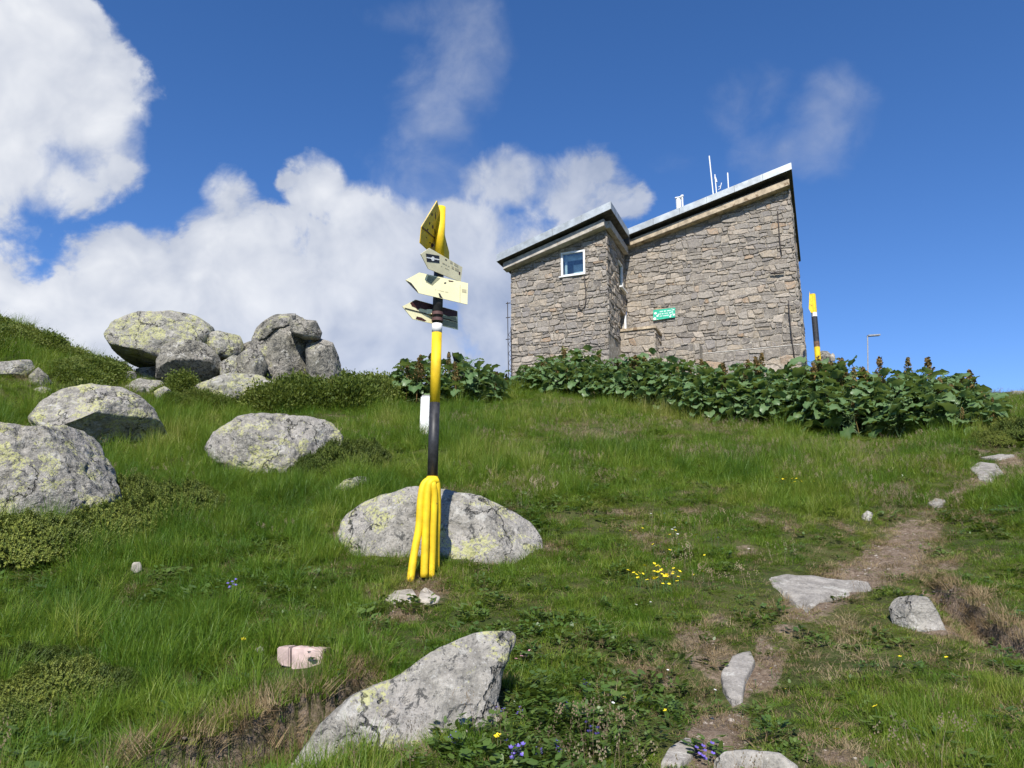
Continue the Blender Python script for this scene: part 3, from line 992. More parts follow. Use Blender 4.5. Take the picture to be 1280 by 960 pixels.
# wing body built with a real window opening in its front: front slab pieces, then the box behind
wTLw = hit(700, 317.5, WB); wTRw = hit(730.5, 310.5, WB); wBRw = hit(731.7, 341.3, WB); wBLw = hit(702.5, 347, WB)
wu0 = (wTLw[0]+wBLw[0])/2; wu1 = (wTRw[0]+wBRw[0])/2
wz0 = (wBLw[1]+wBRw[1])/2; wz1 = (wTLw[1]+wTRw[1])/2


def zw(u): return zwL+(u-uW)*slope_w


wing = MB()
wing.v, wing.f = [], []
for pts_ in ([(uW, ZB), (wu0, ZB), (wu0, zw(wu0)), (uW, zwL)], [(wu1, ZB), (uL, ZB), (uL, zwR), (wu1, zw(wu1))],
             [(wu0, ZB), (wu1, ZB), (wu1, wz0), (wu0, wz0)], [(wu0, wz1), (wu1, wz1), (wu1, zw(wu1)), (wu0, zw(wu0))]):
    wing.prism([wp(u, WB, z) for u, z in pts_], NB*.4)
wing_wall = wing.obj('wing_wall', M_MORT, hut)
prof([(uW, ZB), (wu0-.12, ZB), (wu0-.12, zw(wu0-.12)), (uW, zwL)], WB+.4, 6.0).obj('wing_side_wall', M_MORT, hut)
# return wall facing right, with window and door openings
ret_z = [(ZB, None)]


def ret(py, px):
    """(w, z) on the return wall plane u=uL"""
    r_ = ray(px, py)
    o = P0+NU*uL
    t_ = (o-EYE).dot(NU)/r_.dot(NU)
    p = EYE+r_*t_
    return ((p-P0).dot(NB), p.z)


rw = MB()
dw0, dw1 = WB+.62*WL, WB+.9*WL     # openings along w
zsill = ret(352, 769)[1]; zhead = ret(318, 769)[1]
zdoor_t = ret(382, 770)[1]
zlow = wp(0, 0, hit(765, 415, WB)[1]).z
zr1 = zwR
for a0, a1, z0, z1 in ((WB+.4, dw0, ZB, zr1), (dw1, 0, ZB, zr1), (dw0, dw1, zdoor_t, zsill), (dw0, dw1, zhead, zr1), (dw0, dw1, ZB, zlow-.02)):
    rw.box((wp(uL-.2, (a0+a1)/2, (z0+z1)/2)), NU*.2, NB*(a1-a0)/2, Vector((0, 0, (z1-z0)/2)))
ret_wall = rw.obj('return_wall', M_MORT, hut)
# window frame + pane in return wall
wf = MB()
for z_ in (zsill+.03, zhead-.03):
    wf.box(wp(uL-.05, (dw0+dw1)/2, z_), NU*.04, NB*(dw1-dw0)/2, Vector((0, 0, .03)))
for w_ in (dw0+.03, dw1-.03):
    wf.box(wp(uL-.05, w_, (zsill+zhead)/2), NU*.04, NB*.03, Vector((0, 0, (zhead-zsill)/2-.06)))
rf = wf.obj('side_window', M_WHITE, hut)
rf['label'] = 'small white framed window on the recessed side wall'
MB().box(wp(uL-.06, (dw0+dw1)/2, (zsill+zhead)/2), NU*.004, NB*((dw1-dw0)/2-.06), Vector((0, 0, (zhead-zsill)/2-.06))).obj('pane', M_GLASS, rf)
MB().box(wp(uL+.06, (dw0+dw1)/2, zsill-.03), NU*.07, NB*((dw1-dw0)/2+.05), Vector((0, 0, .025))).obj('window_sill', M_WHITE, hut)
MB().box(wp(uL-.15, (dw0+dw1)/2, (zlow+zdoor_t)/2), NU*.03, NB*((dw1-dw0)/2-.002), Vector((0, 0, (zdoor_t-zlow)/2))).obj('side_door', plain('dark_door_wood', (.04, .035, .03), .7), hut)
MB().box(wp(uL+.02, dw1+.03, (zlow+zdoor_t)/2), NU*.03, NB*.05, Vector((0, 0, (zdoor_t-zlow)/2))).obj('door_jamb', M_WHITE, hut)

# rubble stones: anisotropic cells, each an inset, domed prism
def clip_poly(poly, a, b, c):
    """keep a*x+b*y<=c"""
    out = []
    n = len(poly)
    for i in range(n):
        p, q = poly[i], poly[(i+1) % n]
        dp = a*p[0]+b*p[1]-c; dq = a*q[0]+b*q[1]-c
        if dp <= 0: out.append(p)
        if (dp < 0 < dq) or (dq < 0 < dp):
            t_ = dp/(dp-dq)
            out.append((p[0]+(q[0]-p[0])*t_, p[1]+(q[1]-p[1])*t_))
    return out


def area(poly):
    return abs(sum(poly[i][0]*poly[(i+1) % len(poly)][1]-poly[(i+1) % len(poly)][0]*poly[i][1] for i in range(len(poly))))/2


def rubble(poly, sx, sz, seed, holes=(), gap=.006):
    """roughly coursed blocks: wavy bed joints, leaning side joints, some stones doubled or split"""
    rs = random.Random(seed)
    x0 = min(p[0] for p in poly)-.3; x1 = max(p[0] for p in poly)+.3
    z0 = min(p[1] for p in poly)-.2; z1 = max(p[1] for p in poly)+.2
    def bed(k, x):
        return sz*(.24*math.sin(x*1.9+k*2.3)+.17*math.sin(x*5.3+k*4.1)+.10*math.sin(x*11.7+k*1.3))
    beds = [z0]
    while beds[-1] < z1:
        beds.append(beds[-1]+sz*rs.choice([.62, .85, 1.0, 1.0, 1.25, 1.5]))
    raw = []
    for k in range(len(beds)-1):
        x = x0+rs.random()*sx
        lean0 = 0.0
        h = beds[k+1]-beds[k]
        while x < x1:
            wd = sx*rs.choice([rs.uniform(.4, .75), rs.uniform(.7, 1.2), rs.uniform(1.0, 1.9)])
            lean1 = rs.uniform(-.22, .22)*h
            def zb(xx): return beds[k]+bed(k, xx)
            def ztp(xx): return beds[k+1]+bed(k+1, xx)
            a0, a1 = x-lean0, x+lean0
            b0, b1 = x+wd-lean1, x+wd+lean1
            def blk(f0, f1):
                lo_ = lambda xx: zb(xx)+(ztp(xx)-zb(xx))*f0
                hi_ = lambda xx: zb(xx)+(ztp(xx)-zb(xx))*f1
                l0, l1 = a0+(a1-a0)*f0, a0+(a1-a0)*f1
                r0, r1 = b0+(b1-b0)*f0, b0+(b1-b0)*f1
                m0, m1 = (l0+r0)/2, (l1+r1)/2
                return [(l0, lo_(l0)), (m0, lo_(m0)), (r0, lo_(r0)), (r1, hi_(r1)), (m1, hi_(m1)), (l1, hi_(l1))]
            if h > sz*1.1 and rs.random() < .3:
                f_ = rs.uniform(.35, .65)
                raw.append(blk(0, f_)); raw.append(blk(f_, 1))
            else:
                raw.append(blk(0, 1))
            x += wd; lean0 = lean1
    cells = []
    n_ = len(poly)
    pc = (sum(p[0] for p in poly)/n_, sum(p[1] for p in poly)/n_)
    for c_ in raw:
        for i in range(n_):
            p, q = poly[i], poly[(i+1) % n_]
            a, b_ = q[1]-p[1], -(q[0]-p[0])
            cc = a*p[0]+b_*p[1]
            if a*pc[0]+b_*pc[1] > cc: a, b_, cc = -a, -b_, -cc
            c_ = clip_poly(c_, a, b_, cc)
            if len(c_) < 3: break
        if len(c_) < 3 or area(c_) < sx*sz*.06: continue
        cx = sum(p[0] for p in c_)/len(c_); cz = sum(p[1] for p in c_)/len(c_)
        bad = False
        for (hx0, hz0, hx1, hz1) in holes:
            xs = [p[0] for p in c_]; zs = [p[1] for p in c_]
            if min(xs) < hx1 and max(xs) > hx0 and min(zs) < hz1 and max(zs) > hz0:
                opts = [(hx0-cx, (1, 0, hx0)), (cx-hx1, (-1, 0, -hx1)), (hz0-cz, (0, 1, hz0)), (cz-hz1, (0, -1, -hz1))]
                c_ = clip_poly(c_, *max(opts)[1])
                if len(c_) < 3: bad = True; break
        if bad or area(c_) < sx*sz*.06: continue
        cx = sum(p[0] for p in c_)/len(c_); cz = sum(p[1] for p in c_)/len(c_)
        o = []
        n = len(c_)
        for i in range(n):
            w_, p, q = c_[i-1], c_[i], c_[(i+1) % n]
            d1 = (w_[0]-p[0], w_[1]-p[1]); d2 = (q[0]-p[0], q[1]-p[1])
            L1 = math.hypot(*d1); L2 = math.hypot(*d2)
            if L1 < 1e-5 or L2 < 1e-5: continue
            cosa = (d1[0]*d2[0]+d1[1]*d2[1])/(L1*L2)
            if cosa > -.6:
                r1 = min(rs.uniform(.012, .05), L1*.35); r2 = min(rs.uniform(.012, .05), L2*.35)
                o.append((p[0]+d1[0]/L1*r1, p[1]+d1[1]/L1*r1)); o.append((p[0]+d2[0]/L2*r2, p[1]+d2[1]/L2*r2))
            else:
                o.append((p[0], p[1]+rs.uniform(-.008, .008)))
        o2_ = []
        for p in o:
            dx, dz = cx-p[0], cz-p[1]
            L = math.hypot(dx, dz)+1e-6
            g_ = min(gap*rs.uniform(.3, 2.8), L*.4)
            o2_.append((p[0]+dx/L*g_, p[1]+dz/L*g_))
        if len(o2_) >= 3:
            cells.append((o2_, cx, cz, rs.random(), rs.uniform(.008, .045)))
    return cells


def stone_geo(cell, P, N, base=-.01):
    """P(u,z)->point on the wall plane, N outward; verts, faces"""
    o, cx, cz, tn, pr = cell
    n = len(o)
    rs = random.Random(int(tn*1e6))
    tilt = (rs.uniform(-.06, .06), rs.uniform(-.10, .10))
    vs = [P(u, z)+N*base for u, z in o]
    vs += [P(u, z)+N*(pr*.45) for u, z in o]
    for u, z in o:
        uu, zz = cx+(u-cx)*rs.uniform(.76, .92), cz+(z-cz)*rs.uniform(.7, .9)
        vs.append(P(uu, zz)+N*(pr+(uu-cx)*tilt[0]+(zz-cz)*tilt[1]+rs.uniform(0, .007)))
    fs = []
    for i in range(n):
        j = (i+1) % n
        fs.append((i, j, n+j, n+i)); fs.append((n+i, n+j, 2*n+j, 2*n+i))
    fs.append(tuple(range(2*n, 3*n)))
    return vs, fs


faces_spec = []
Pm = lambda u, z: wp(u, 0, z)
Pw = lambda u, z: wp(u, WB, z)
Pr = lambda w, z: wp(uL, w, z)
PUR = lambda w, z: wp(uR, w, z)
zvis = 6.35
plz = lambda u: hit(1004, 430)[1]-.03
pzt = hit(1004, 431)[1]
zmf = lambda u: zmL+(u-uL)*slope_m
cells_m = rubble([(uL+.02, pzt+.03), (uR+.012, pzt+.03), (uR+.012, zmR-.02), (uL+.02, zmL-.02)], .295, .16, 5)
cells_w = rubble([(uW-.012, zvis), (uL+.012, zvis), (uL+.012, zwR-.02), (uW-.012, zwL-.02)], .245, .135, 6, holes=[(wu0-.01, wz0-.03, wu1+.01, wz1+.02)])
cells_r = rubble([(WB, zlow), (-.02, zlow), (-.02, zwR), (WB, zwR)], .30, .17, 7, holes=[(dw0-.02, zlow-1, dw1+.02, zdoor_t), (dw0-.02, zsill-.02, dw1+.02, zhead+.02)])
cells_s = rubble([(0.05, zvis), (7.5, zvis), (7.5, zmR), (0.05, zmR)], .5, .28, 8)
allc = [(area(c_[0])*(1 if True else 1), 'm', c_) for c_ in cells_m]+[(area(c_[0]), 'w', c_) for c_ in cells_w]
allc.sort(key=lambda q: -q[0])
top = allc[:300]; rest = allc[300:]
wallof = {'m': (main_wall, Pm), 'w': (wing_wall, Pw)}


def orient(o):
    bm = bmesh.new(); bm.from_mesh(o.data); bmesh.ops.recalc_face_normals(bm, faces=bm.faces)
    bm.to_mesh(o.data); bm.free()


hp = parent_off(hut)
for a, kx, c_ in top:
    wl, P = wallof[kx]
    vs, fs = stone_geo(c_, P, -NB)
    cen = P(c_[1], c_[2])
    o = mesh_obj('stone', [v-cen for v in vs], fs, M_STONE, wl, {'tone': [c_[3]]*len(vs)})
    o.location = cen-hp
    bmx = o.data
for kx in 'mw':
    wl, P = wallof[kx]
    mb = MB(); tn = []
    for a, k2, c_ in rest:
        if k2 != kx: continue
        vs, fs = stone_geo(c_, P, -NB)
        mb.add(vs, fs); tn += [c_[3]]*len(vs)
    if mb.v:
        o = mesh_obj('small_stones', [Vector(v)-hp for v in mb.v], mb.f, M_STONE, wl, {'tone': tn})
        o['kind'] = 'stuff'
mb = MB(); tn = []
for c_ in cells_r:
    vs, fs = stone_geo(c_, Pr, NU); mb.add(vs, [f[::-1] for f in fs]); tn += [c_[3]]*len(vs)
o = mesh_obj('side_stones', [Vector(v)-hp for v in mb.v], mb.f, M_STONE, ret_wall, {'tone': tn}); o['kind'] = 'stuff'
mb = MB(); tn = []
for c_ in cells_s:
    vs, fs = stone_geo(c_, PUR, NU); mb.add(vs, [f[::-1] for f in fs]); tn += [c_[3]]*len(vs)
o = mesh_obj('end_stones', [Vector(v)-hp for v in mb.v], mb.f, M_STONE, main_wall, {'tone': tn}); o['kind'] = 'stuff'

# plinth of the main front and low terrace wall between wing and main front
ul2 = hit(818, 412, WT)[0]
ztop = hit(790, 412, WT)[1]
ul3 = hit(874, 428, -.75)[0]; zt3 = hit(845, 430.5, -.75)[1]
tw = prof([(uL+.003, ZB), (ul2, ZB), (ul2, ztop), (uL+.003, ztop)], WT, -.003).obj('terrace_wall', M_MORT, hut)
prof([(ul2+.003, ZB), (ul3, ZB), (ul3, zt3), (ul2+.003, zt3)], -.75, -.004).obj('lower_terrace', M_MORT, hut)
LOWT = True
mb = MB(); tn = []
for c_ in rubble([(uL, 6.3), (ul2, 6.3), (ul2, ztop-.09), (uL, ztop-.09)], .34, .2, 15):
    vs, fs = stone_geo(c_, lambda u, z: wp(u, WT, z), -NB); mb.add(vs, fs); tn += [min(1, c_[3]*.5+.5)]*len(vs)
for c_ in rubble([(ul2+.01, 6.3), (ul3, 6.3), (ul3, zt3-.02), (ul2+.01, zt3-.02)], .34, .2, 18):
    vs, fs = stone_geo(c_, lambda u, z: wp(u, -.75, z), -NB); mb.add(vs, fs); tn += [c_[3]]*len(vs)
for c_ in rubble([(WT, 6.3), (-.03, 6.3), (-.03, ztop-.09), (WT, ztop-.09)], .34, .2, 16):
    vs, fs = stone_geo(c_, lambda w, z: wp(ul2, w, z), NU); mb.add(vs, [f[::-1] for f in fs]); tn += [c_[3]]*len(vs)
o = mesh_obj('terrace_stones', [Vector(v)-hp for v in mb.v], mb.f, M_STONE, tw, {'tone': tn}); o['kind'] = 'stuff'
MB().box(wp((uL+ul2)/2+.02, WT/2-.03, ztop+.0), NU*((ul2-uL)/2+.05), NB*(-WT/2+.02), Vector((0, 0, .05))).obj('terrace_coping', M_TANC, hut, bevel=.012)
prof([(uL+.02, ZB), (uR+.05, ZB), (uR+.05, pzt-.02), (uL+.02, pzt-.02)], -.10, .0-.003).obj('plinth', M_MORT, hut)
mb = MB(); tn = []
for c_ in rubble([(ul2, zvis-.2), (uR+.06, zvis-.2), (uR+.06, pzt-.03), (ul2, pzt-.03)], .6, .3, 17):
    vs, fs = stone_geo(c_, lambda u, z: wp(u, -.10, z), -NB); mb.add(vs, fs); tn += [c_[3]]*len(vs)
o = mesh_obj('plinth_stones', [Vector(v)-hp for v in mb.v], mb.f, M_STONE, hut, {'tone': tn}); o['kind'] = 'stuff'
MB().box(wp((ul2+uR)/2, -.06, pzt-.0), NU*((uR-ul2)/2+.03), NB*.056, Vector((0, 0, .012))).obj('mortar_ledge', plain('white_mortar', (.50, .47, .42), .9, var=.2, scale=12), hut)

# roofs
def roof(tl, tr, bl, br, wfront, wback, wingroof=False):
    a = hit(*tl, wfront); b_ = hit(*tr, wfront); c_ = hit(*br, wfront); d = hit(*bl, wfront)
    th_ = ((a[1]-d[1])+(b_[1]-c_[1]))/2
    s_ = (b_[1]-a[1])/(b_[0]-a[0])
    r_ = empty_part('roof') if False else None
    deck = prof([(a[0]+.012, a[1]-th_), (b_[0]-.012, b_[1]-th_), (b_[0]-.012, b_[1]-.012), (a[0]+.012, a[1]-.012)], wfront+.012, wback).obj('roof', M_SOFF, hut)
    # sheet metal edging, front and two sides, and the sheet itself
    L = b_[0]-a[0]
    nseg = max(3, round(L/.95))
    for k in range(nseg):
        ua, ub = a[0]+L*k/nseg+.004, a[0]+L*(k+1)/nseg-.004
        pr_ = .004*(k % 2)
        prof([(ua, a[1]+s_*(ua-a[0])-th_-.01), (ub, a[1]+s_*(ub-a[0])-th_-.01), (ub, a[1]+s_*(ub-a[0])), (ua, a[1]+s_*(ua-a[0]))], wfront-pr_-.004, wfront+.008).obj('fascia_sheet', M_ZINC, deck)
    for (uu, zz, sg) in ((b_[0], b_[1], 1), (a[0], a[1], -1)):
        MB().prism([wp(uu-.010*sg, wfront+.010, zz-th_-.01-(s_*.01 if sg > 0 else -s_*.01)), wp(uu-.010*sg, wback, zz-th_-.01), wp(uu-.010*sg, wback, zz), wp(uu-.010*sg, wfront+.010, zz)], NU*.012*sg).obj('edge_sheet', M_ZINC, deck)
    prof([(a[0], a[1]), (b_[0], b_[1]), (b_[0], b_[1]+.012), (a[0], a[1]+.012)], wfront-.004, wback).obj('roof_sheet', M_ZINC, deck)
    return a, b_, s_, th_


ra = roof((784, 286.5), (989, 203.5), (784, 293), (990, 211.5), -.52, 8.2)
rb = roof((620.5, 318.5), (763.5, 252), (621.5, 325), (764, 262), WB-.55, -.64)
# part of wing roof behind, left of the main part
rbk = prof([(rb[0][0]+.02, rb[0][1]-.1), (uL-.02, rb[0][1]-.1+rb[2]*(uL-.02-rb[0][0]-.02)), (uL-.02, rb[0][1]-.01+rb[2]*(uL-.02-rb[0][0])), (rb[0][0]+.02, rb[0][1]-.01)], -.63, 6.2).obj('rear_roof', M_SOFF, hut)
ma = ra[0]
MB().box(wp(ma[0]-.06, .3, ma[1]-.28), NU*.10, NB*.78, Vector((0, 0, .25))).obj('valley_flashing', M_SOFF, hut)
# concrete cornice beams below the roofs
def cornice(l, r_, wall_w, pro, m_, ulo, uhi, name='cornice'):
    (tlx, tly, bly), (trx, try_, bry) = l, r_
    a = hit(tlx, tly, wall_w-pro); d = hit(tlx, bly, wall_w-pro); b_ = hit(trx, try_, wall_w-pro); c_ = hit(trx, bry, wall_w-pro)
    s_ = (b_[1]-a[1])/(b_[0]-a[0]); h_ = ((a[1]-d[1])+(b_[1]-c_[1]))/2
    za = a[1]+s_*(ulo-a[0]); zb_ = a[1]+s_*(uhi-a[0])
    prof([(ulo, za-h_), (uhi, zb_-h_), (uhi, zb_), (ulo, za)], wall_w-pro, wall_w-.003).obj(name, m_, hut, bevel=.01)
    return za, zb_, h_


cm = cornice((783, 301, 309), (984, 224, 231.5), 0, .32, M_TANC, uL+.1, uR+.02)
# dark timber band between beam and roof slab
prof([(uL+.1, cm[0]+.004), (uR, cm[1]+.004), (uR, cm[1]+.5), (uL+.1, cm[0]+.5)], -.05, 3).obj('gable_boarding', M_SOFF, hut)
cw = cornice((631, 327.5, 335.5), (755, 273, 282), WB, .34, M_CONC, uW-.16, uL+.05)
prof([(uW-.1, cw[0]+.004), (uL, cw[1]+.004), (uL, cw[1]+.22), (uW-.1, cw[0]+.22)], WB-.08, -.7).obj('gable_boarding', M_SOFF, hut)
# side beam under the wing roof going back
MB().box(wp(uL+.12, (WB+.0)/2-.15, cw[1]-cw[2]/2), NU*.08, NB*(WL/2-.05), Vector((0, 0, cw[2]/2))).obj('side_cornice', M_CONC, hut)

# front window
fr = MB()
fu, fz = (wu0+wu1)/2, (wz0+wz1)/2
hw, hh = (wu1-wu0)/2, (wz1-wz0)/2
wn = empty('unused')
bpy.data.objects.remove(wn)
for z_ in (wz0+.03, wz1-.03):
    fr.box(wp(fu, WB+.03, z_), NU*hw, NB*.03, Vector((0, 0, .03)))
for u_ in (wu0+.03, wu1-.03):
    fr.box(wp(u_, WB+.03, fz), NU*.03, NB*.03, Vector((0, 0, hh-.06)))
wfr = fr.obj('front_window', M_WHITE, hut)
wfr['label'] = 'white framed square window high on the wing'
MB().box(wp(fu, WB+.04, fz), NU*(hw-.06), NB*.004, Vector((0, 0, hh-.06))).obj('pane', M_GLASS, wfr)
MB().box(wp(fu-.02, WB-.03, wz0-.02), NU*(hw+.04), NB*.05, Vector((0, 0, .018))).obj('window_sill', M_WHITE, hut)
rb_ = MB()
rb_.box(wp(fu, WB+.9, fz), NU*(hw+.5), NB*.01, Vector((0, 0, hh+.5)))
rb_.box(wp(fu, WB+.65, fz-hh-.3), NU*(hw+.5), NB*.24, Vector((0, 0, .01)))
rb_.obj('room_back', M_ROOM, hut)
MB().box(wp(fu+.08, WB+.5, fz-.12), NU*(hw-.2), NB*.02, Vector((0, 0, hh-.18))).obj('inner_shutter', M_CURT, hut)
cu_ = MB()
cu_.tube([wp(wu0+.1, WB+.25, wz0), wp(wu0+.1, WB+.25, wz1)], .045, 8)
cu_.box(wp(fu, WB+.3, wz1-.12), NU*hw, NB*.02, Vector((0, 0, .09)))
cu_.obj('curtain', M_CURT, hut)
# pipes and cables on the walls
def wtube(name, pxs, w, r_, m_, seg=6, smooth=True):
    return MB().tube([wp(*(lambda q: (q[0], w, q[1]))(hit(x, y, w))) for x, y in pxs], r_, seg).obj(name, m_, hut, smooth=smooth)


wtube('drain_pipe', [(972, 264), (973.5, 285), (975.5, 310), (977, 318)], -.07, .018, M_IRON)
wtube('wall_cable', [(985.5, 375), (987.5, 400), (990, 425), (993, 448)], -.14, .016, M_IRON)
wtube('iron_bracket', [(963, 342), (972, 341.5), (980, 340.5)], -.1, .03, M_IRON)
wtube('hanging_cable', [(730, 344), (732, 360), (732.5, 374), (731, 383), (727, 387.5), (723, 384), (724, 380)], WB-.08, .018, M_IRON)
wtube('down_pipe', [(777, 330), (779, 352), (779.5, 375)], -.06, .03, M_BPIPE)
wtube('lower_pipe', [(779.5, 375), (780.5, 395), (782, 414)], -.06, .032, M_GPIPE)

# lattice ladder mast beside the left corner
mp0 = hit(640, 478, WB-.1); mp1 = hit(637, 377, WB-.1)
base_m = wp(mp0[0]-.04, WB-.1, 6.1)
lm_ = empty('lattice_mast', base_m, label='thin dark lattice mast against the left corner of the hut', cat='mast')
for s_ in (-.06, .06):
    MB().tube([wp(mp0[0]-.05+s_, WB-.1, 6.1), wp(mp0[0]-.10+s_, WB-.1, mp1[1]-(.0 if s_ < 0 else .9))], .014, 6).obj('rail', M_IRON, lm_)
z_ = 6.5; zz = MB(); k = 0
while z_ < mp1[1]-1.0:
    zz.tube([wp(mp0[0]-.07-.06*(-1)**k, WB-.1, z_), wp(mp0[0]-.07+.06*(-1)**k, WB-.1, z_+.16)], .008, 5)
    z_ += .16; k += 1
zz.obj('bracing', M_IRON, lm_)
mt = MB()
for zz_ in (mp1[1]-.05, mp1[1]-.55, mp1[1]-1.3):
    mt.tube([wp(mp0[0]-.22, WB-.1, zz_), wp(mp0[0]-.06, WB-.1, zz_)], .014, 6)
mt.obj('insulator_arm', M_IRON, lm_)

# green plaque
def quad_on(pxs, w, th_):
    P4 = [wp(*(lambda q: (q[0], w, q[1]))(hit(x, y, w))) for x, y in pxs]
    return P4


gp = empty('direction_board', wp(hit(830, 398)[0], -.08, hit(830, 398)[1]), label='small green metal board with faded white writing on the main stone front', cat='sign')
m, t = mat('green_enamel')
co = t.n('ShaderNodeTexCoord').outputs['Object']
n_ = t.noise(co, 9, 6, .65).outputs[0]
edge = t.ss(t.noise(co, 3.2, 5, .6).outputs[0], .58, .64)
c = t.mix(t.ss(n_, .35, .7), (.015, .33, .20), (.03, .46, .29))
c = t.mix(t.m('MULTIPLY', edge, .8), c, (.50, .68, .60))
finish(t, bsdf(t, c, .45))
P4 = quad_on([(816.5, 387.5), (844, 384.5), (844, 396.5), (816.5, 400.5)], -.10, 0)
MB().prism(P4, NB*.02).obj('panel', m, gp)
M_WPRINT = plain('faded_white_lettering', (.62, .75, .70), .7, var=.15)
tl_, tr_, br_, bl_ = P4
lt = MB()


def onp(a, b):
    return tl_.lerp(tr_, a).lerp(bl_.lerp(br_, a), b)-NB*.004


rsx = random.Random(4)
for (b0, b1, a0, a1) in ((.18, .30, .30, .80), (.42, .53, .22, .86), (.64, .75, .30, .92)):
    a = a0
    while a < a1:     # rows of small strokes, the writing is not legible
        wd = rsx.uniform(.02, .045)
        lt.prism([onp(a, b0), onp(a+wd, b0), onp(a+wd, b1), onp(a, b1)], NB*.003)
        a += wd+rsx.choice([.012, .012, .05])
lt.obj('lettering', M_WPRINT, gp)
pa = MB()
for (a, b, r_) in ((.1, .35, .07), (.2, .62, .06), (.07, .86, .08), (.93, .2, .04), (.93, .72, .06), (.78, .86, .05)):
    pa.prism([onp(a+r_*math.cos(k*.9)*(.8+.3*rsx.random()), b+2*r_*math.sin(k*.9)*.8) for k in range(7)], NB*.002)
pa.obj('worn_patch', M_WHITE, gp)
MB().box(tl_.lerp(br_, .5)+NB*.05, NU*.3, NB*.03, Vector((0, 0, .03))).obj('mounting_bar', M_IRON, gp)

# rooftop aerials stand on the main roof
def rz(px):
    """roof point under a pixel column at set-back 0.5"""
    w = .2
    u = hit(px, 250, w)[0]
    return u, w, ra[0][1]+ra[2]*(u-ra[0][0])+.012


def aer(px, label, cat='antenna', name='antenna', group=None):
    u, w, z = rz(px)
    return empty(name, wp(u, w, z), label=label, cat=cat, group=group), u, w, z


def zof(px, py, w): return hit(px, py, w)[1]


e, u, w, z = aer(893, 'tall white whip antenna on a square foot block on the main roof')
MB().box(wp(u, w, z+.09), NU*.11, NB*.11, Vector((0, 0, .13))).obj('foot_block', M_WHITE, e)
MB().tube([wp(u-.02, w, z+.15), wp(hit(886.5, 195, w)[0], w, zof(886.5, 195, w))], .022, 8).obj('whip', M_WHITE, e)
e, u, w, z = aer(895.5, 'weather instrument mast with small wind cups beside the tall whip antenna', 'weather mast', 'weather_mast')
zt_ = zof(894, 213, w)
MB().tube([wp(u, w+.3, z-.05), wp(u-.03, w+.3, zt_)], .02, 8).obj('mast', M_WHITE, e)
MB().tube([wp(u-.1, w+.3, z+.42), wp(u+.05, w+.3, z+.42), wp(u+.18, w+.3, z+.40)], [.02, .03, .055], 8).obj('sensor_arm', M_WHITE, e)
for dz, dx_ in ((.62, .14), (.72, .17)):
    MB().tube([wp(u+dx_*.4, w+.3, z+dz), wp(u+dx_*.9, w+.3, z+dz+.03), wp(u+dx_*1.05, w+.3, z+dz+.14)], .014, 6).obj('wind_cup', M_WHITE, e)
MB().tube([wp(u-.03, w+.3, zt_-.12), wp(u+.01, w+.3, zt_-.3)], .035, 6).obj('vane', M_WHITE, e)
e, u, w, z = aer(911.5, 'short white stub antenna right of the weather mast')
MB().tube([wp(u, w, z-.02), wp(hit(909.5, 216, w)[0], w, zof(909.5, 216, w))], .022, 8).obj('rod', M_WHITE, e)
e, u, w, z = aer(848, 'low white ventilation pipe with flat cap near the low end of the main roof', 'vent pipe', 'vent_pipe')
MB().tube([wp(u, w, z-.05), wp(u, w, zof(847, 248, w))], .09, 12).obj('pipe', M_WHITE, e, smooth=False)
MB().box(wp(u, w, zof(847, 248, w)), NU*.1, NB*.1, Vector((0, 0, .015))).obj('cap', M_WHITE, e)
e, u, w, z = aer(853, 'slim white pipe with a ball top right beside the ventilation pipe', 'vent pipe', 'vent_pipe')
MB().tube([wp(u, w, z-.05), wp(u, w, zof(853, 246, w))], .03, 8).obj('pipe', M_WHITE, e)
MB().box(wp(u, w, zof(853, 245, w)), NU*.045, NB*.045, Vector((0, 0, .03))).obj('cap', M_WHITE, e)

# dark low roof left of the hut
sh = MB()
q = [at(590, 448, 24), at(632, 486, 24), at(632, 520, 24), at(560, 520, 24), at(560, 452, 24)]
shed = empty('low_shed', (q[2].x-.9, 24.5, 6.2), label='dark low roof just showing behind the dock leaves left of the hut', cat='shed')
sh.prism([at(565, 440, 24.2), at(631, 486, 24.2), at(631, 489, 24.2), at(565, 443.5, 24.2)], (0, 2.4, 0)).obj('roof', plain('tarred_roof', (.02, .025, .02), .8), shed)
MB().prism([at(567, 448, 24.4), at(622, 486, 24.4), at(622, 520, 24.4), at(567, 520, 24.4)], (0, 2.0, 0)).obj('wall', plain('dark_boards', (.03, .03, .025), .9), shed)

# ------------------------------------------------------------------ yellow and black signpost
M_YEL = plain('yellow_paint', (.74, .50, .015), .62, var=.14, scale=7, wear=.655, wcol=(.30, .15, .04), wscale=22, spec=.35, bs=.5)
M_YELB = plain('rusty_mustard_paint', (.80, .52, .02), .6, var=.12, scale=8, wear=.60, wcol=(.13, .035, .01), wscale=9)
M_BLK = plain('black_paint', (.028, .028, .03), .5, var=.3, scale=20, wear=.68, wcol=(.12, .12, .12), wscale=30)
M_WHT = plain('chipped_white_paint', (.72, .72, .70), .6, var=.08, wear=.66, wcol=(.3, .28, .26), wscale=30)
M_CREAM = plain('cream_enamel', (.84, .78, .47), .5, var=.05, scale=6, wear=.74, wcol=(.1, .05, .03), wscale=14)
M_CREAM2 = plain('faded_cream_enamel', (.74, .67, .42), .55, var=.08, scale=6, wear=.74, wcol=(.25, .2, .12), wscale=14)
M_MAROON = plain('peeling_maroon_and_shade', (.062, .018, .014), .6, var=.2)
M_OLIVE = plain('bare_olive_patch', (.27, .27, .17), .7, var=.1)
M_PRT = plain('black_print', (.02, .02, .022), .6, var=.1)
M_GPRT = plain('grey_faded_print', (.40, .37, .26), .7, var=.1)
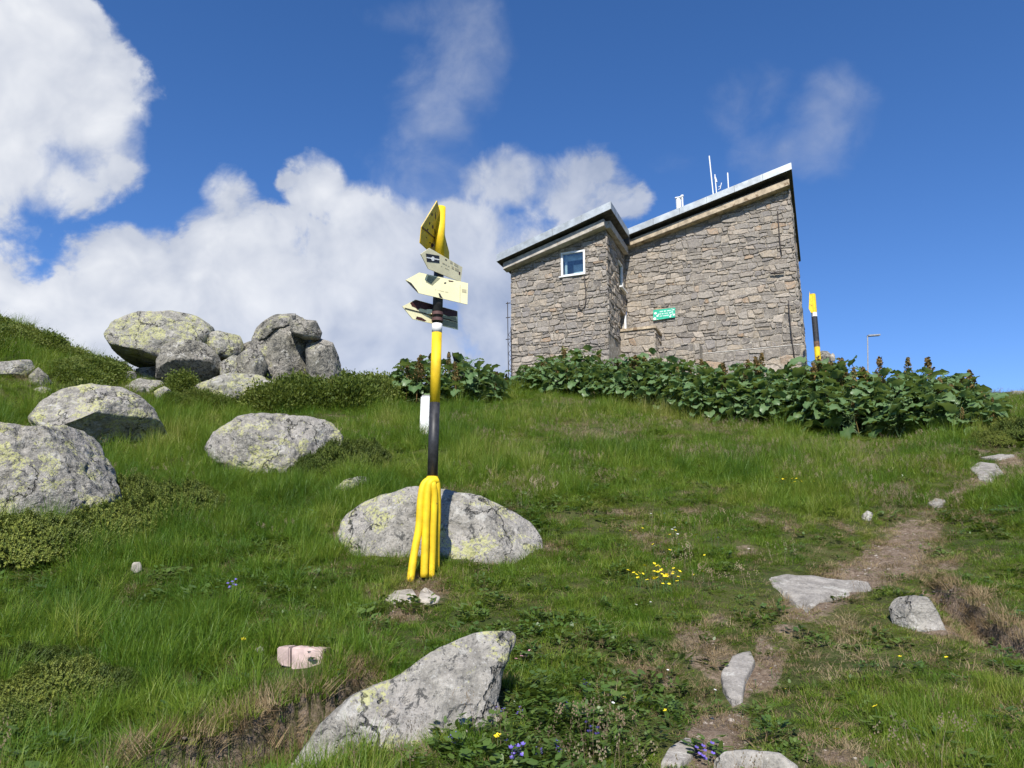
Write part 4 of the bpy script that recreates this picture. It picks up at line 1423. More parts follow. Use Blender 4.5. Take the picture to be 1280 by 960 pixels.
M_WPRT = plain('white_print', (.78, .78, .74), .6, var=.05)

gb = G(537, 716)
DP = gb.y
top_p = at(551, 259, DP)
bot_p = Vector((at(536.5, 716, DP).x, DP, gb.z-.25))
sp = empty('signpost', gb, label='yellow and black banded hiking signpost with four arrow boards and yellow hose feet', cat='signpost')


def axis(py, px=545):
    z_ = at(px, py, DP).z
    t_ = (z_-bot_p.z)/(top_p.z-bot_p.z)
    return bot_p.lerp(top_p, t_)


PR = .0415
for (ya, yb, m_) in ((720, 602, M_YEL), (602, 503.5, M_BLK), (503.5, 416, M_YEL), (416, 405, M_WHT), (405, 322, M_BLK), (322, 259, M_YEL)):
    a_, b_ = axis(ya), axis(yb)
    MB().tube([a_, b_], PR*(1.0 if m_ is not M_WHT else 1.015), 24).obj('pole_band', m_, sp, smooth=False)
for o in list(sp.children):
    for p in o.data.polygons: p.use_smooth = len(p.vertices) == 4


def catmull(P, n=8):
    P = [Vector(p) for p in P]
    P = [P[0]*2-P[1]]+P+[P[-1]*2-P[-2]]
    out = []
    for i in range(1, len(P)-2):
        for k in range(n):
            t_ = k/n
            a, b, c_, d = P[i-1], P[i], P[i+1], P[i+2]
            out.append(.5*((2*b)+(c_-a)*t_+(2*a-5*b+4*c_-d)*t_*t_+(3*b-3*c_+d-a)*t_**3))
    out.append(P[-2])
    return out


for pts_, r_ in (([(545, 601, -.045), (537, 600, -.09), (529.5, 607, -.11), (526, 625, -.12), (523.5, 660, -.13), (518, 690, -.15), (512.5, 728, -.19)], .029),
                 ([(546, 602, -.07), (539, 602, -.11), (535, 612, -.12), (533, 640, -.12), (531.5, 680, -.12), (530, 722, -.13)], .030),
                 ([(538, 602, -.05), (541, 605, -.11), (543, 622, -.10), (541.5, 660, -.09), (540.5, 690, -.08), (539, 722, -.08)], .027),
                 ([(538, 600, -.04), (544, 600, -.07), (546.5, 610, -.07), (547, 640, -.04), (545.5, 680, 0), (545.5, 712, .03)], .027)):
    MB().tube(catmull([at(x, y, DP+d) for x, y, d in pts_]), r_, 14).obj('hose_leg', M_YEL, sp, smooth=True)
MB().tube([axis(601)+Vector((0, 0, -.02)), axis(601)+Vector((0, 0, .035))], [PR*1.22, PR*1.1], 16).obj('collar', M_YEL, sp)


class Board:
    def __init__(self, pxs, az_deg=None, ref=None, refD=None, plane=None, th_=.006, m_=None, name='arrow_board', back=True):
        if plane is None:
            d = Vector((math.sin(rad(az_deg)), math.cos(rad(az_deg)), 0))
            self.o = at(ref[0], ref[1], refD); self.n = d.cross(Vector((0, 0, 1))).normalized()
        else:
            a, b, c_ = plane
            self.o = a; self.n = (b-a).cross(c_-a).normalized()
        if self.n.dot(EYE-self.o) < 0: self.n = -self.n
        P = [self.p(x, y) for x, y in pxs]
        self.obj = MB().prism(P, -self.n*th_).obj(name, m_, sp)

    def p(self, x, y, off=0.0):
        r_ = ray(x, y)
        t_ = (self.o-EYE).dot(self.n)/r_.dot(self.n)
        return EYE+r_*t_+self.n*off

    def patch(self, pxs, m_, name, off=.0015, parent=None):
        P = [self.p(x, y, off) for x, y in pxs]
        return MB().prism(P, -self.n*.001).obj(name, m_, self.obj)


fr_ = DP-PR-.012
# top mustard board, twisted out of level
A_, C_, F_ = at(546.4, 251, DP-.16), at(525, 303.5, DP-.26), at(561.5, 323, DP+.42)
b1 = Board([(546.4, 251), (527, 283.5), (525, 303.5), (535, 313), (561.5, 324), (561.5, 315), (556.8, 297), (553, 275)], plane=(A_, C_, F_), m_=M_YELB)
b1.obj['label'] = 'mustard arrow board seen from its rusty back'
b1.patch([(527, 283), (544.5, 298.5), (544.8, 300.2), (527, 284.6)], M_MAROON, 'stiffener', off=.008)
for pp in ([(545, 255), (527.5, 283), (526.8, 283), (545.6, 252)],):
    b1.patch(pp, M_CREAM, 'bright_edge', off=.002)
for (cx_, cy_, rx_, ry_) in ((540, 268, 1.2, 2.5), (537, 279, 1, 2), (541, 283.5, 1.2, 3), (534.5, 287, .8, 1.5), (540, 306.5, 2, 3), (537.5, 303.5, 1, 1), (544.3, 270, .6, 5), (543.6, 290, .7, 4), (533, 297, .7, 1)):
    b1.patch([(cx_+rx_*math.cos(k)*random.uniform(.7, 1.2), cy_+ry_*math.sin(k)*random.uniform(.7, 1.2)) for k in range(6)], M_MAROON, 'rust_spot')
# upper cream board with black sticker
b2 = Board([(537, 310), (526, 317.5), (535.6, 336), (576, 352.5), (578, 334)], 30, (551, 335), fr_, m_=M_CREAM2)
b2.patch([(532.2, 316.8), (549, 319.6), (549.2, 329), (533.4, 327)], M_PRT, 'black_emblem')
b2.patch([(532.6, 321.2), (549, 324), (549, 325.4), (533, 322.6)], M_WPRT, 'emblem_stripe', off=.003)
b2.patch([(540.7+2.1*math.cos(k*.785), 323.6+2.9*math.sin(k*.785)) for k in range(8)], M_WPRT, 'emblem_disc', off=.0045)
rs4 = random.Random(5)


def scribble(bd, x0, y0, dx, dy, n, h, m_, name):
    mb_ = MB()
    x, y = x0, y0
    for k in range(n):
        w_ = rs4.uniform(.5, .9)
        if rs4.random() > .18:
            P = [bd.p(x, y, .002), bd.p(x+w_*dx, y+w_*dy, .002), bd.p(x+w_*dx, y+w_*dy+h, .002), bd.p(x, y+h, .002)]
            mb_.prism(P, -bd.n*.001)
        x += (w_+.35)*dx; y += (w_+.35)*dy
    return mb_.obj(name, m_, bd.obj)


scribble(b2, 553, 328, 1, .5, 8, 1.3, M_GPRT, 'lettering')
scribble(b2, 551, 332, 1, .48, 10, .8, M_GPRT, 'lettering')
scribble(b2, 562.5, 325.5, 1, .55, 10, 3.2, M_GPRT, 'lettering')
scribble(b2, 562, 331, 1, .5, 11, 3.4, M_GPRT, 'lettering')
b2.patch([(573.6, 339.5), (575.2, 340.2), (575, 343.8), (573.4, 343)], M_MAROON, 'small_mark')
b2.patch([(556.5, 323.5), (558.5, 324.7), (558.3, 326), (556.3, 325)], M_MAROON, 'chip')
# broad cream board
b3 = Board([(507, 350), (524, 340.6), (585, 354), (584.2, 380.5), (523, 366.3)], 57, (546, 360), fr_-.02, m_=M_CREAM)
b3.patch([(535.5, 344.5), (550.5, 347.8), (540.3, 356.8), (532, 352.5)], M_OLIVE, 'bare_patch')
b3.patch([(507.6, 350.2), (514, 353.6), (521, 362.5), (523, 366), (518.5, 362.5), (511, 354)], M_PRT, 'chipped_edge')
b3.patch([(554.7, 353.6), (557, 352.6), (558, 353.8), (556, 355)], M_PRT, 'chip')
b3.patch([(560.5, 350.3), (567, 351.5), (566, 352.4), (561, 352)], M_MAROON, 'chip')
b3.patch([(548, 366.5), (550, 366.8), (551.5, 370), (553.5, 372.8), (549.5, 371.8)], M_PRT, 'chip')
b3.patch([(574.8, 356.3), (575.3, 356.3), (575.2, 378), (574.7, 378)], M_GPRT, 'border_line')
scribble(b3, 577.2, 361, 1, .2, 6, 4.2, M_GPRT, 'lettering')
scribble(b3, 544, 361, 1, .22, 16, 1.4, plain('very_faded_print', (.66, .62, .40), .7), 'lettering')
# lower dark board seen from the back, behind the pole
b4 = Board([(503, 383), (519.4, 374.4), (572, 388.8), (572.6, 412), (516, 398.8)], 48, (546, 392), DP+PR+.03, m_=M_CREAM)
b4.obj['label'] = 'lower arrow board with peeling maroon paint and a painted shadow band'
b4.patch([(512.5, 378.5), (519.8, 375), (571.5, 389.3), (571.3, 395.5), (560, 395.5), (550, 391), (536, 388), (525, 385.5), (522, 387.5), (519, 384.5), (515, 383)], M_MAROON, 'peeling_and_shade')  # dark top band: maroon paint plus the shadow of the board above, painted in
b4.patch([(505.5, 384.6), (571.6, 402.2), (571.6, 403.4), (505.8, 386)], M_IRON, 'stiffener', off=.004)
b4.patch([(519.5, 398.8), (521, 395.5), (527, 397), (533, 401), (530, 401.6)], M_MAROON, 'peeling_and_shade')
b4.patch([(552, 394.5), (569.5, 396.5), (571.2, 401.2), (552, 397)], M_OLIVE, 'bare_patch', off=.0025)
b4.patch([(552, 399), (571.4, 404), (571.6, 410.6), (552, 406.2)], M_OLIVE, 'bare_patch', off=.0025)
for yy in (392.5, 400):
    MB().tube([axis(yy)+Vector((0, 0, -.012)), axis(yy)+Vector((0, 0, .014))], PR*1.13, 20).obj('clamp', plain('brown_clamp_iron', (.10, .05, .045), .7), sp)
MB().box(axis(391)+Vector((-.075, .02, .01)), (.03, 0, 0), (0, .02, 0), (0, 0, .02)).obj('clamp_bolt', M_CREAM, sp)

# white marker post behind
g = G(530, 546)
mk_ = empty('marker_post', g, label='short white marker post in the grass behind the signpost', cat='post')
tp_ = at(532, 494, g.y)
Q = (tp_-g)
MB().prism([g+Vector((-.082, 0, -.1)), g+Vector((.082, 0, -.1)), g+Vector((.082, .15, -.1)), g+Vector((-.082, .15, -.1))], Vector((Q.x, 0, Q.z+.08))).obj('post', M_WHT, mk_, bevel=.012)
MB().prism([tp_+Vector((-.07, .01, -.02)), tp_+Vector((.07, .01, -.02)), tp_+Vector((.07, .14, -.02)), tp_+Vector((-.07, .14, -.02))], Vector((0.005, 0, .03))).obj('cap', plain('grey_weathered_top', (.36, .35, .33), .9), mk_, bevel=.01)

# second signpost right of the hut
D2 = 22.0
def a2p(y): return at(1015.5+(y-367)*.085, y, D2)
s2 = empty('signpost', at(1023, 470, D2), label='farther yellow and black banded signpost standing right of the hut', cat='signpost')
for ya, yb, m_ in ((480, 434, M_YEL), (434, 427, M_BPIPE), (427, 396, M_BLK), (396, 391, M_WHT), (391, 368, M_YEL)):
    MB().tube([a2p(ya), a2p(yb)], .085, 14).obj('pole_band', m_, s2)
pq = [(1011.8, 364), (1012.9, 369), (1015.5, 369), (1016, 391), (1013.5, 390.5), (1011, 386)]
MB().prism([at(x, y, D2-.12) for x, y in pq], (0.01, .02, 0)).obj('arrow_board', M_YELB, s2)
# far lamp pole
g = at(1085, 470, 34)
lp_ = empty('lamp_pole', g, label='thin grey pole with a short horizontal arm on the skyline right of the hut', cat='pole')
M_GREY = plain('galvanised_pole', (.30, .31, .33), .6, metal=.3)
MB().tube([g, at(1084.5, 420, 34)], .03, 8).obj('pole', M_GREY, lp_)
MB().box(at(1092, 419.3, 34), Vector((.28, 0, .018)), (0, .09, 0), (0, 0, .03)).obj('arm', M_GREY, lp_)
rk('brown rounded boulder just behind the dock leaves right of the farther signpost', [(1022, 445), (1027, 438), (1034, 438), (1040, 445), (1042, 460), (1022, 460)], D=22.8, thick=.8, seed=80, sub=4, material=M_ROCKG)
rk('tiny pale stone right of the brown boulder by the farther signpost', [(1036, 445), (1041, 441), (1044, 445), (1044, 452), (1037, 452)], D=22.0, thick=.8, seed=81, sub=3, material=M_PALE, cat='stone')

# ------------------------------------------------------------------ dock plants
def leaf_mesh(name, L, Wd, seed, pet):
    rs = random.Random(seed)
    nu_, nv_ = 7, 4
    vs = []; vein = []; fs = []
    for i in range(nu_+1):
        t_ = i/nu_
        w_ = Wd/2*(math.sin(math.pi*min(1, t_*.80+.18))**.55)*(1 if t_ < .999 else .25)
        x = t_*L
        arch = .10*L*math.sin(t_*math.pi*.9)-.20*L*t_*t_
        for j in range(nv_+1):
            s_ = (j/nv_-.5)*2
            ruf = .075*L*math.sin(t_*17+j*2.6+seed)*abs(s_)+rs.uniform(-.012, .012)*L*2
            back = -.10*L*abs(s_)**2*(1-t_)*(t_ < .3)
            vs.append((x+back+rs.uniform(-.01, .01)*abs(s_), s_*w_*(1+.08*math.sin(t_*23+seed+s_)), arch+.16*w_*abs(s_)**1.2+ruf))
            vein.append(1.0 if j == 2 else 0.0)
    for i in range(nu_):
        for j in range(nv_):
            a = i*(nv_+1)+j
            fs.append((a, a+1, a+nv_+2, a+nv_+1))
    # petiole
    k = len(vs)
    for (x, z, r_) in ((0, 0, .008), (-.5*pet, -.35*pet, .009), (-.8*pet, -.9*pet, .011)):
        for a in range(3):
            vs.append((x, math.cos(a*2.1)*r_, z+math.sin(a*2.1)*r_)); vein.append(.8)
    for i in range(2):
        for a in range(3):
            b = (a+1) % 3
            fs.append((k+i*3+a, k+i*3+b, k+i*3+3+b, k+i*3+3+a))
    me = mesh_obj(name, vs, fs, M_DOCK, None, {'vein': vein, 'tone': [rs.random()]*len(vs)}, True, link=False).data
    return me


LEAVES = [leaf_mesh('leaf', rnd_l, rnd_w, sd_, p_) for rnd_l, rnd_w, sd_, p_ in ((.36, .30, 1, .45), (.42, .30, 2, .5), (.30, .26, 3, .35), (.34, .24, 4, .42), (.26, .2, 5, .3))]


def stalk_mesh(seed, H, full):
    rs = random.Random(seed)
    mb_ = MB()
    mb_.tube([(0, 0, 0), (.015, 0, H*.5), (.0, .02, H)], [.012, .009, .004], 5)
    for k in range(int(330*full)):
        t_ = .48+.57*rs.random()**.8
        br = (1-(t_-.48)/.58)**.8*.16*full+.018
        a = rs.uniform(0, 6.28); r_ = br*rs.random()**.6
        c_ = Vector((math.cos(a)*r_, math.sin(a)*r_, t_*H+rs.uniform(-.02, .02)+r_*.5))
        s_ = rs.uniform(.014, .030)
        d1 = Vector((rs.uniform(-1, 1), rs.uniform(-1, 1), rs.uniform(-.4, 1))).normalized()*s_
        d2 = d1.orthogonal().normalized()*s_
        mb_.add([c_-d1-d2*.3, c_+d2, c_+d1, c_-d2], [(0, 1, 2, 3)])
    tn = [rs.random() for _ in mb_.v]
    return mesh_obj('seed_spike', mb_.v, mb_.f, M_STALK, None, {'tone': tn}, link=False).data


STALKS = [stalk_mesh(1, 1.12, .8), stalk_mesh(2, 1.0, 1.0), stalk_mesh(3, .92, .6), stalk_mesh(4, 1.2, .7), stalk_mesh(5, .85, .5)]


def dock(x, y, s, seed, nl, stalk, label, group, tall=1.0, lean=None):
    rs = random.Random(seed)
    z = float(hgt(np.array([x]), np.array([y]))[0])
    e = empty('dock_plant', (x, y, z), label=label, cat='plant', group=group)
    for k in range(nl):
        lv = k/nl
        me = rs.choice(LEAVES)
        o = bpy.data.objects.new('leaf', me)
        COL.objects.link(o)
        o.parent = e
        a = k*2.399+rs.uniform(-.4, .4)
        # leaves at all heights; upper ones tip outwards, lower hang
        h = (.16+.80*lv**.85)*s*tall+rs.uniform(-.06, .06)
        r_ = (.12+.22*(1-lv)*rs.uniform(.6, 1.1))*s
        pitch = rs.uniform(-.55, .8)-.2*lv
        a += rs.uniform(-.7, .7)
        o.location = (math.cos(a)*r_, math.sin(a)*r_, h)
        o.rotation_euler = (rs.uniform(-.7, .7), pitch, a)
        sc_ = (.42+.42*s)*rs.uniform(.65, 1.3)*(1.12-.45*lv)
        o.scale = (sc_, sc_, sc_)
    for k in range(stalk):
        o = bpy.data.objects.new('seed_spike', rs.choice(STALKS))
        COL.objects.link(o)
        o.parent = e
        o.location = (rs.uniform(-.12, .12), rs.uniform(-.1, .1), 0)
        o.rotation_euler = (rs.uniform(-.1, .1), rs.uniform(-.1, .1), rs.uniform(0, 6))
        q_ = s*tall*rs.uniform(.72, 1.05)
        o.scale = (q_, q_, q_)
    return e


# front line of the row (pixel column, ground row) and how high the leaves stand there
front = [(655, 490, .72), (700, 495, .88), (760, 502, .88), (820, 514, .90), (880, 528, .92), (940, 534, .95), (1000, 540, 1.0), (1060, 546, 1.0), (1120, 548, 1.0), (1170, 548, .95), (1215, 546, .78), (1240, 543, .5)]
fl = [(G(a, b), h) for a, b, h in front]
rs = random.Random(77)
k = 0
DOCKXY = []
for i in range(len(fl)-1):
    (p, h0), (q, h1) = fl[i], fl[i+1]
    L = (q-p).length
    n = max(2, round(L/.36))
    for j in range(n):
        for row in range(5):
            t_ = (j+rs.random())/n
            c_ = p.lerp(q, t_)
            d = (row+rs.uniform(-.3, .3))*.40
            vd = Vector((c_.x, c_.y, 0)).normalized()
            x, y = c_.x+vd.x*d, c_.y+vd.y*d
            h = (h0+(h1-h0)*t_)*rs.uniform(.88, 1.12)*(.76, .94, 1.06, 1.16, 1.22)[row]
            DOCKXY.append((x, y))
            nl = 25 if row < 3 else 18
            st = (1 if rs.random() < (.85 if i > 5 else .4) else 0) if row >= 2 else (1 if rs.random() < .15 else 0)
            h *= 1+.13*math.sin(x*2.3)*math.cos(y*1.7)
            sec = ('below the wing', 'below the wing', 'below the green board', 'below the green board', 'below the main front', 'below the main front', 'below the farther signpost', 'right of the farther signpost', 'right of the farther signpost', 'near the right end', 'near the right end')[i]
            dock(x, y, h, 1000+k, nl, st, ('leafy front dock plant ' if row == 0 else 'middle dock plant ' if row < 3 else 'tall rear dock plant ')+sec+(', carrying a brown seed spike' if st else ', without a seed spike'), 'dock plants in the row below the hut')
            k += 1
for (a, b, h) in ((478, 500, .5), (492, 503, .62), (505, 506, .9), (520, 508, 1.1), (535, 508, 1.05), (550, 507, 1.05), (566, 506, 1.1), (582, 505, 1.1), (598, 503, .95), (612, 500, .8), (624, 496, .55)):
    p = G(a, b)
    for row in range(3):
        vd = Vector((p.x, p.y, 0)).normalized()
        x, y = p.x+vd.x*row*.4+rs.uniform(-.1, .1), p.y+vd.y*row*.4
        dock(x, y, h*rs.uniform(.85, 1.08), 3000+k, 15, 1 if rs.random() < .55 else 0, 'dock plant of the clump on the brow '+('left of' if a < 545 else 'right of')+' the signpost pole', 'dock plants in the clump left of the hut')
        DOCKXY.append((x, y)); k += 1
print('DOCKS', k)

# ------------------------------------------------------------------ shrubs
def sprig_mesh(name, n, rx, ry, h, seed, material, leaf=.03, kind='jun', parentname='foliage'):
    rs = random.Random(seed)
    V_ = []; F_ = []; TN = []
    for k in range(n):
        a = rs.uniform(0, 6.283); r_ = math.sqrt(rs.random())
        # lumpy mound
        lump = .72+.28*math.sin(a*3+seed)*math.cos(r_*7+seed)
        topz = h*math.sqrt(max(0, 1-r_**2.4))*lump
        x, y = math.cos(a)*r_*rx, math.sin(a)*r_*ry
        z = topz*(1-.35*rs.random()**2)
        tone_ = min(1, max(0, rs.gauss(.5, .22)))
        out = Vector((x/rx, y/ry, .65+rs.uniform(-.2, .5))).normalized()
        if kind == 'jun':
            # a shoot: spine with needles either side
            Ls = leaf*rs.uniform(1.3, 2.6)
            d = (out+Vector((rs.uniform(-.7, .7), rs.uniform(-.7, .7), rs.uniform(-.3, .5)))).normalized()
            s_ = d.orthogonal().normalized(); s2_ = d.cross(s_)
            for q_ in range(4):
                c_ = Vector((x, y, z))+d*Ls*q_/4
                for ax in (s_, s2_):
                    for sg in (-1, 1):
                        tip = c_+(ax*sg+d*.9).normalized()*leaf*.55
                        w_ = ax.cross(d)*leaf*.17
                        b_ = len(V_)
                        V_.extend([c_-w_, c_+w_, tip]); F_.append((b_, b_+1, b_+2)); TN.extend([tone_*.7, tone_*.7, min(1, tone_+.25)])
        else:
            for q_ in range(5):
                c_ = Vector((x, y, z))+Vector((rs.gauss(0, 1), rs.gauss(0, 1), rs.gauss(0, .8)))*leaf*1.2
                d = (out+Vector((rs.uniform(-.9, .9), rs.uniform(-.9, .9), rs.uniform(-.5, .6)))).normalized()
                s_ = d.orthogonal().normalized()
                if rs.random() < .5: s_ = d.cross(s_)
                b_ = len(V_)
                V_.extend([c_, c_+d*leaf*.5+s_*leaf*.3, c_+d*leaf, c_+d*leaf*.5-s_*leaf*.3]); F_.append((b_, b_+1, b_+2, b_+3))
                TN.extend([tone_]*4)
    return mesh_obj(parentname, V_, F_, material, None, {'tone': TN}, link=False).data


def twig_mesh(seed, rx, ry, h, n=26):
    rs = random.Random(seed)
    mb_ = MB()
    for k in range(n):
        a = rs.uniform(0, 6.28); r_ = rs.uniform(.4, .9)
        mb_.tube([(0, 0, -.02), (math.cos(a)*r_*rx*.5, math.sin(a)*r_*ry*.5, h*.35), (math.cos(a)*r_*rx, math.sin(a)*r_*ry, h*.6*(1-r_*.4))], [.012, .008, .004], 5)
    return mesh_obj('branches', mb_.v, mb_.f, M_TWIG, None, None, link=False).data


JUN = [(sprig_mesh('f', 2600, .62, .5, .3, s_, M_JUN, .036), twig_mesh(s_, .6, .5, .18)) for s_ in (1, 2)]
BIL = [(sprig_mesh('f', 1000, .5, .42, .42, s_, M_BIL, .058, 'bil'), twig_mesh(s_, .5, .4, .3)) for s_ in (3, 4)]
BIL.append((sprig_mesh('f', 1000, .42, .38, .7, 5, M_BIL, .06, 'bil'), twig_mesh(5, .4, .35, .55)))
SHR = []


def shrub(name, pair, px, py, s, label, group=None, rzv=None, sz=1.0, D=None, depth=1.0):
    g = G(px, py) if D is None else at(px, py, D)
    if D is not None:
        g.z = float(hgt(np.array([g.x]), np.array([g.y]))[0])
    e = empty(name, g, rz=random.uniform(0, 6.28) if rzv is None else rzv, label=label, cat='shrub', group=group)
    # lie along the slope
    eps = .3
    gxz = float(hgt(np.array([g.x+eps]), np.array([g.y]))[0]-hgt(np.array([g.x-eps]), np.array([g.y]))[0])/(2*eps)
    gyz = float(hgt(np.array([g.x]), np.array([g.y+eps]))[0]-hgt(np.array([g.x]), np.array([g.y-eps]))[0])/(2*eps)
    nrm_ = Vector((-gxz, -gyz, 1)).normalized()
    qn = Vector((0, 0, 1)).rotation_difference(nrm_)
    from mathutils import Quaternion
    e.rotation_euler = (qn @ Quaternion((0, 0, 1), e.rotation_euler.z)).to_euler()
    e.scale = (s, s*depth, s*sz)
    for me, nm_ in ((pair[0], 'foliage'), (pair[1], 'branches')):
        o = bpy.data.objects.new(nm_, me); COL.objects.link(o); o.parent = e
    SHR.append((g.x, g.y, .5*s))
    e['label'] = e['label'].replace('@', 'left part' if px < 300 else 'middle' if px < 390 else 'right part')
    return e


gj = 'low junipers below the left boulder'
for i, (px, py, s, sz, lb) in enumerate([(20, 692, .9, 1.1, None), (65, 688, .85, 1.05, None), (125, 676, .85, 1.1, None), (175, 664, .9, 1.3, None), (225, 645, .75, 1.5, None), (160, 632, .7, 1.5, None), (185, 610, .5, 1.0, None), (10, 690, .7, .9, None), (150, 675, .6, .9, None)]):
    shrub('juniper_shrub', JUN[i % 2], px, py, s, ('dark low juniper below the big crusty boulder, '+('at the left photo edge' if px < 40 else 'in the middle of the mat' if px < 140 else 'at the rightmost tip of the mat' if px > 200 else 'higher up beside the gully' if py < 640 else 'in the right half of the mat')), gj, sz=sz)
for i, (px, py, s, sz) in enumerate([(20, 885, .42, .9), (75, 868, .45, 1.1), (30, 848, .45, 1.1), (125, 862, .34, 1.0), (0, 915, .4, .9), (95, 838, .36, 1.0), (50, 905, .34, .8)]):
    shrub('juniper_shrub', JUN[i % 2], px, py, s, ('yellow green juniper at the left edge, '+('upper' if py < 860 else 'lower' if py > 895 else 'middle')+' part of the clump'+(', rightmost' if px > 90 else '')), 'junipers in the left foreground', sz=sz)
for i, (px, py, s) in enumerate([(400, 594, .6), (430, 588, .8), (458, 580, .65), (445, 572, .5)]):
    shrub('juniper_shrub', JUN[i % 2], px, py, s, ('dark juniper '+('touching' if px < 420 else 'a step right of' if px < 450 else 'farthest right of')+' the low lichened boulder'), 'junipers beside the low lichened boulder', sz=1.7)
gb_ = 'bilberry shrubs in the band below the boulder pile'
i = 0
rs = random.Random(9)
for px in range(215, 482, 15):
    for row in range(2):
        shrub('bilberry_shrub', BIL[(i+row) % 2], px+rs.uniform(-6, 6), 508-row*11+rs.uniform(-3, 3), rs.uniform(.8, 1.1)*(.55 if px < 310 else 1.2), 'leafy green shrub in the @ of the band below the boulder pile', gb_, sz=rs.uniform(.9, 1.4))
        i += 1
for px, py, s, sz in [(365, 497, .9, 1.3), (392, 496, .9, 1.3), (418, 497, .8, 1.2), (345, 499, .8, 1.0), (450, 498, .7, 1.0)]:
    shrub('bilberry_shrub', BIL[2], px, py, s, 'taller leafy shrub rising in front of the right boulders of the pile', 'taller shrubs before the boulder pile', sz=sz)
shrub('bilberry_shrub', BIL[2], 227, 496, .8, 'small upright leafy shrub at the foot of the brown shaded boulder', sz=1.0)
for i in range(70):
    px = rs.uniform(-30, 200); f_ = rs.random()
    sky_y = np.interp(px, [-30, 0, 60, 110, 200], [398, 409, 432, 458, 478])
    py = sky_y+3+f_*f_*(512-sky_y)
    if (px < 78 and 442 < py < 512) or (120 < px and py > 470): continue
    shrub('bilberry_shrub' if i % 3 else 'juniper_shrub', (BIL if i % 3 else JUN)[i % 2], px, py, rs.uniform(.55, 1.0), 'low leafy shrub on the steep hillside at the left edge above the boulders' if i % 3 else 'flat dark juniper on the steep hillside at the left edge',
          'leafy shrubs on the left hillside' if i % 3 else 'junipers on the left hillside', sz=rs.uniform(.7, 1.2))
shrub('juniper_shrub', JUN[0], 62, 541, .42, 'small bright juniper growing on top of the big crusty boulder', D=8.05, sz=.9).location.z += 0
SHR_LAST = None
for i, (px, py, s) in enumerate([(1262, 545, .8), (1285, 550, .9), (1240, 553, .5)]):
    shrub('juniper_shrub', JUN[i % 2], px, py, s, 'dark low shrub at the right end of the dock row', 'low shrubs at the right end of the dock row', sz=1.2)

# ------------------------------------------------------------------ grass and ground plants (instanced points)
protos = bpy.data.collections.new('plant_prototypes')     # not linked to the scene


def blades(name, n, spread, h0, h1, w, bend, seed, material, seedhead=False):
    rs = random.Random(seed)
    V_ = []; F_ = []; TN = []
    for k in range(n):
        a = rs.uniform(0, 6.283); r_ = spread*math.sqrt(rs.random())
        bx, by = math.cos(a)*r_, math.sin(a)*r_
        h = rs.uniform(h0, h1)
        la = a+rs.uniform(-1.2, 1.2)
        d = Vector((math.cos(la), math.sin(la), 0))
        s_ = Vector((-d.y, d.x, 0))
        tw = rs.uniform(-.8, .8)
        s_ = (s_*math.cos(tw)+d*math.sin(tw))
        bnd = bend*rs.uniform(.2, 1.3)
        tn = rs.random()
        b_ = len(V_)
        for i in range(4):
            t_ = i/3
            c_ = Vector((bx, by, 0))+d*bnd*h*t_*t_+Vector((0, 0, h*(t_-.28*bnd*t_*t_)-.01))
            ww = w*(1-t_**1.6)*(.8 if seedhead else 1)
            if i < 3:
                V_.extend([c_-s_*ww, c_+s_*ww]); TN.extend([tn]*2)
            else:
                V_.append(c_); TN.append(tn)
        F_ += [(b_, b_+1, b_+3, b_+2), (b_+2, b_+3, b_+5, b_+4), (b_+4, b_+5, b_+6)]
        if seedhead:
            top_ = V_[-1]
            for q_ in range(7):
                c_ = Vector(top_)+Vector((rs.gauss(0, .006), rs.gauss(0, .006), -q_*.007))
                b_ = len(V_)
                V_.extend([c_+Vector((-.003, 0, 0)), c_+Vector((.003, .002, 0)), c_+Vector((0, 0, .009))]); TN.extend([1.0]*3)
                F_.append((b_, b_+1, b_+2))
    return mesh_obj(name, V_, F_, material, None, {'tone': TN}, link=False)


def forb(name, n, spread, h, ls, seed):
    rs = random.Random(seed)
    V_ = []; F_ = []; TN = []
    for k in range(n):
        a = rs.uniform(0, 6.283); r_ = spread*math.sqrt(rs.random())
        c_ = Vector((math.cos(a)*r_, math.sin(a)*r_, h*rs.uniform(.15, 1)*(1-.4*r_/spread)))
        d = Vector((math.cos(a)+rs.uniform(-.9, .9), math.sin(a)+rs.uniform(-.9, .9), rs.uniform(-.1, .7))).normalized()
        s_ = d.cross(Vector((0, 0, 1))).normalized()
        l_ = ls*rs.uniform(.6, 1.2)
        b_ = len(V_)
        V_.extend([c_, c_+d*l_*.35+s_*l_*.3, c_+d*l_*.8+s_*l_*.22, c_+d*l_, c_+d*l_*.8-s_*l_*.22, c_+d*l_*.35-s_*l_*.3])
        F_.append((b_, b_+1, b_+2, b_+3, b_+4, b_+5)); TN.extend([rs.random()]*6)
    return mesh_obj(name, V_, F_, M_FORB, None, {'tone': TN}, link=False)


def proto_set(tagname, objs):
    c_ = bpy.data.collections.new(tagname)
    for i, o in enumerate(objs):
        o.name = '%s_%02d' % (tagname, i)
        c_.objects.link(o)
    return c_


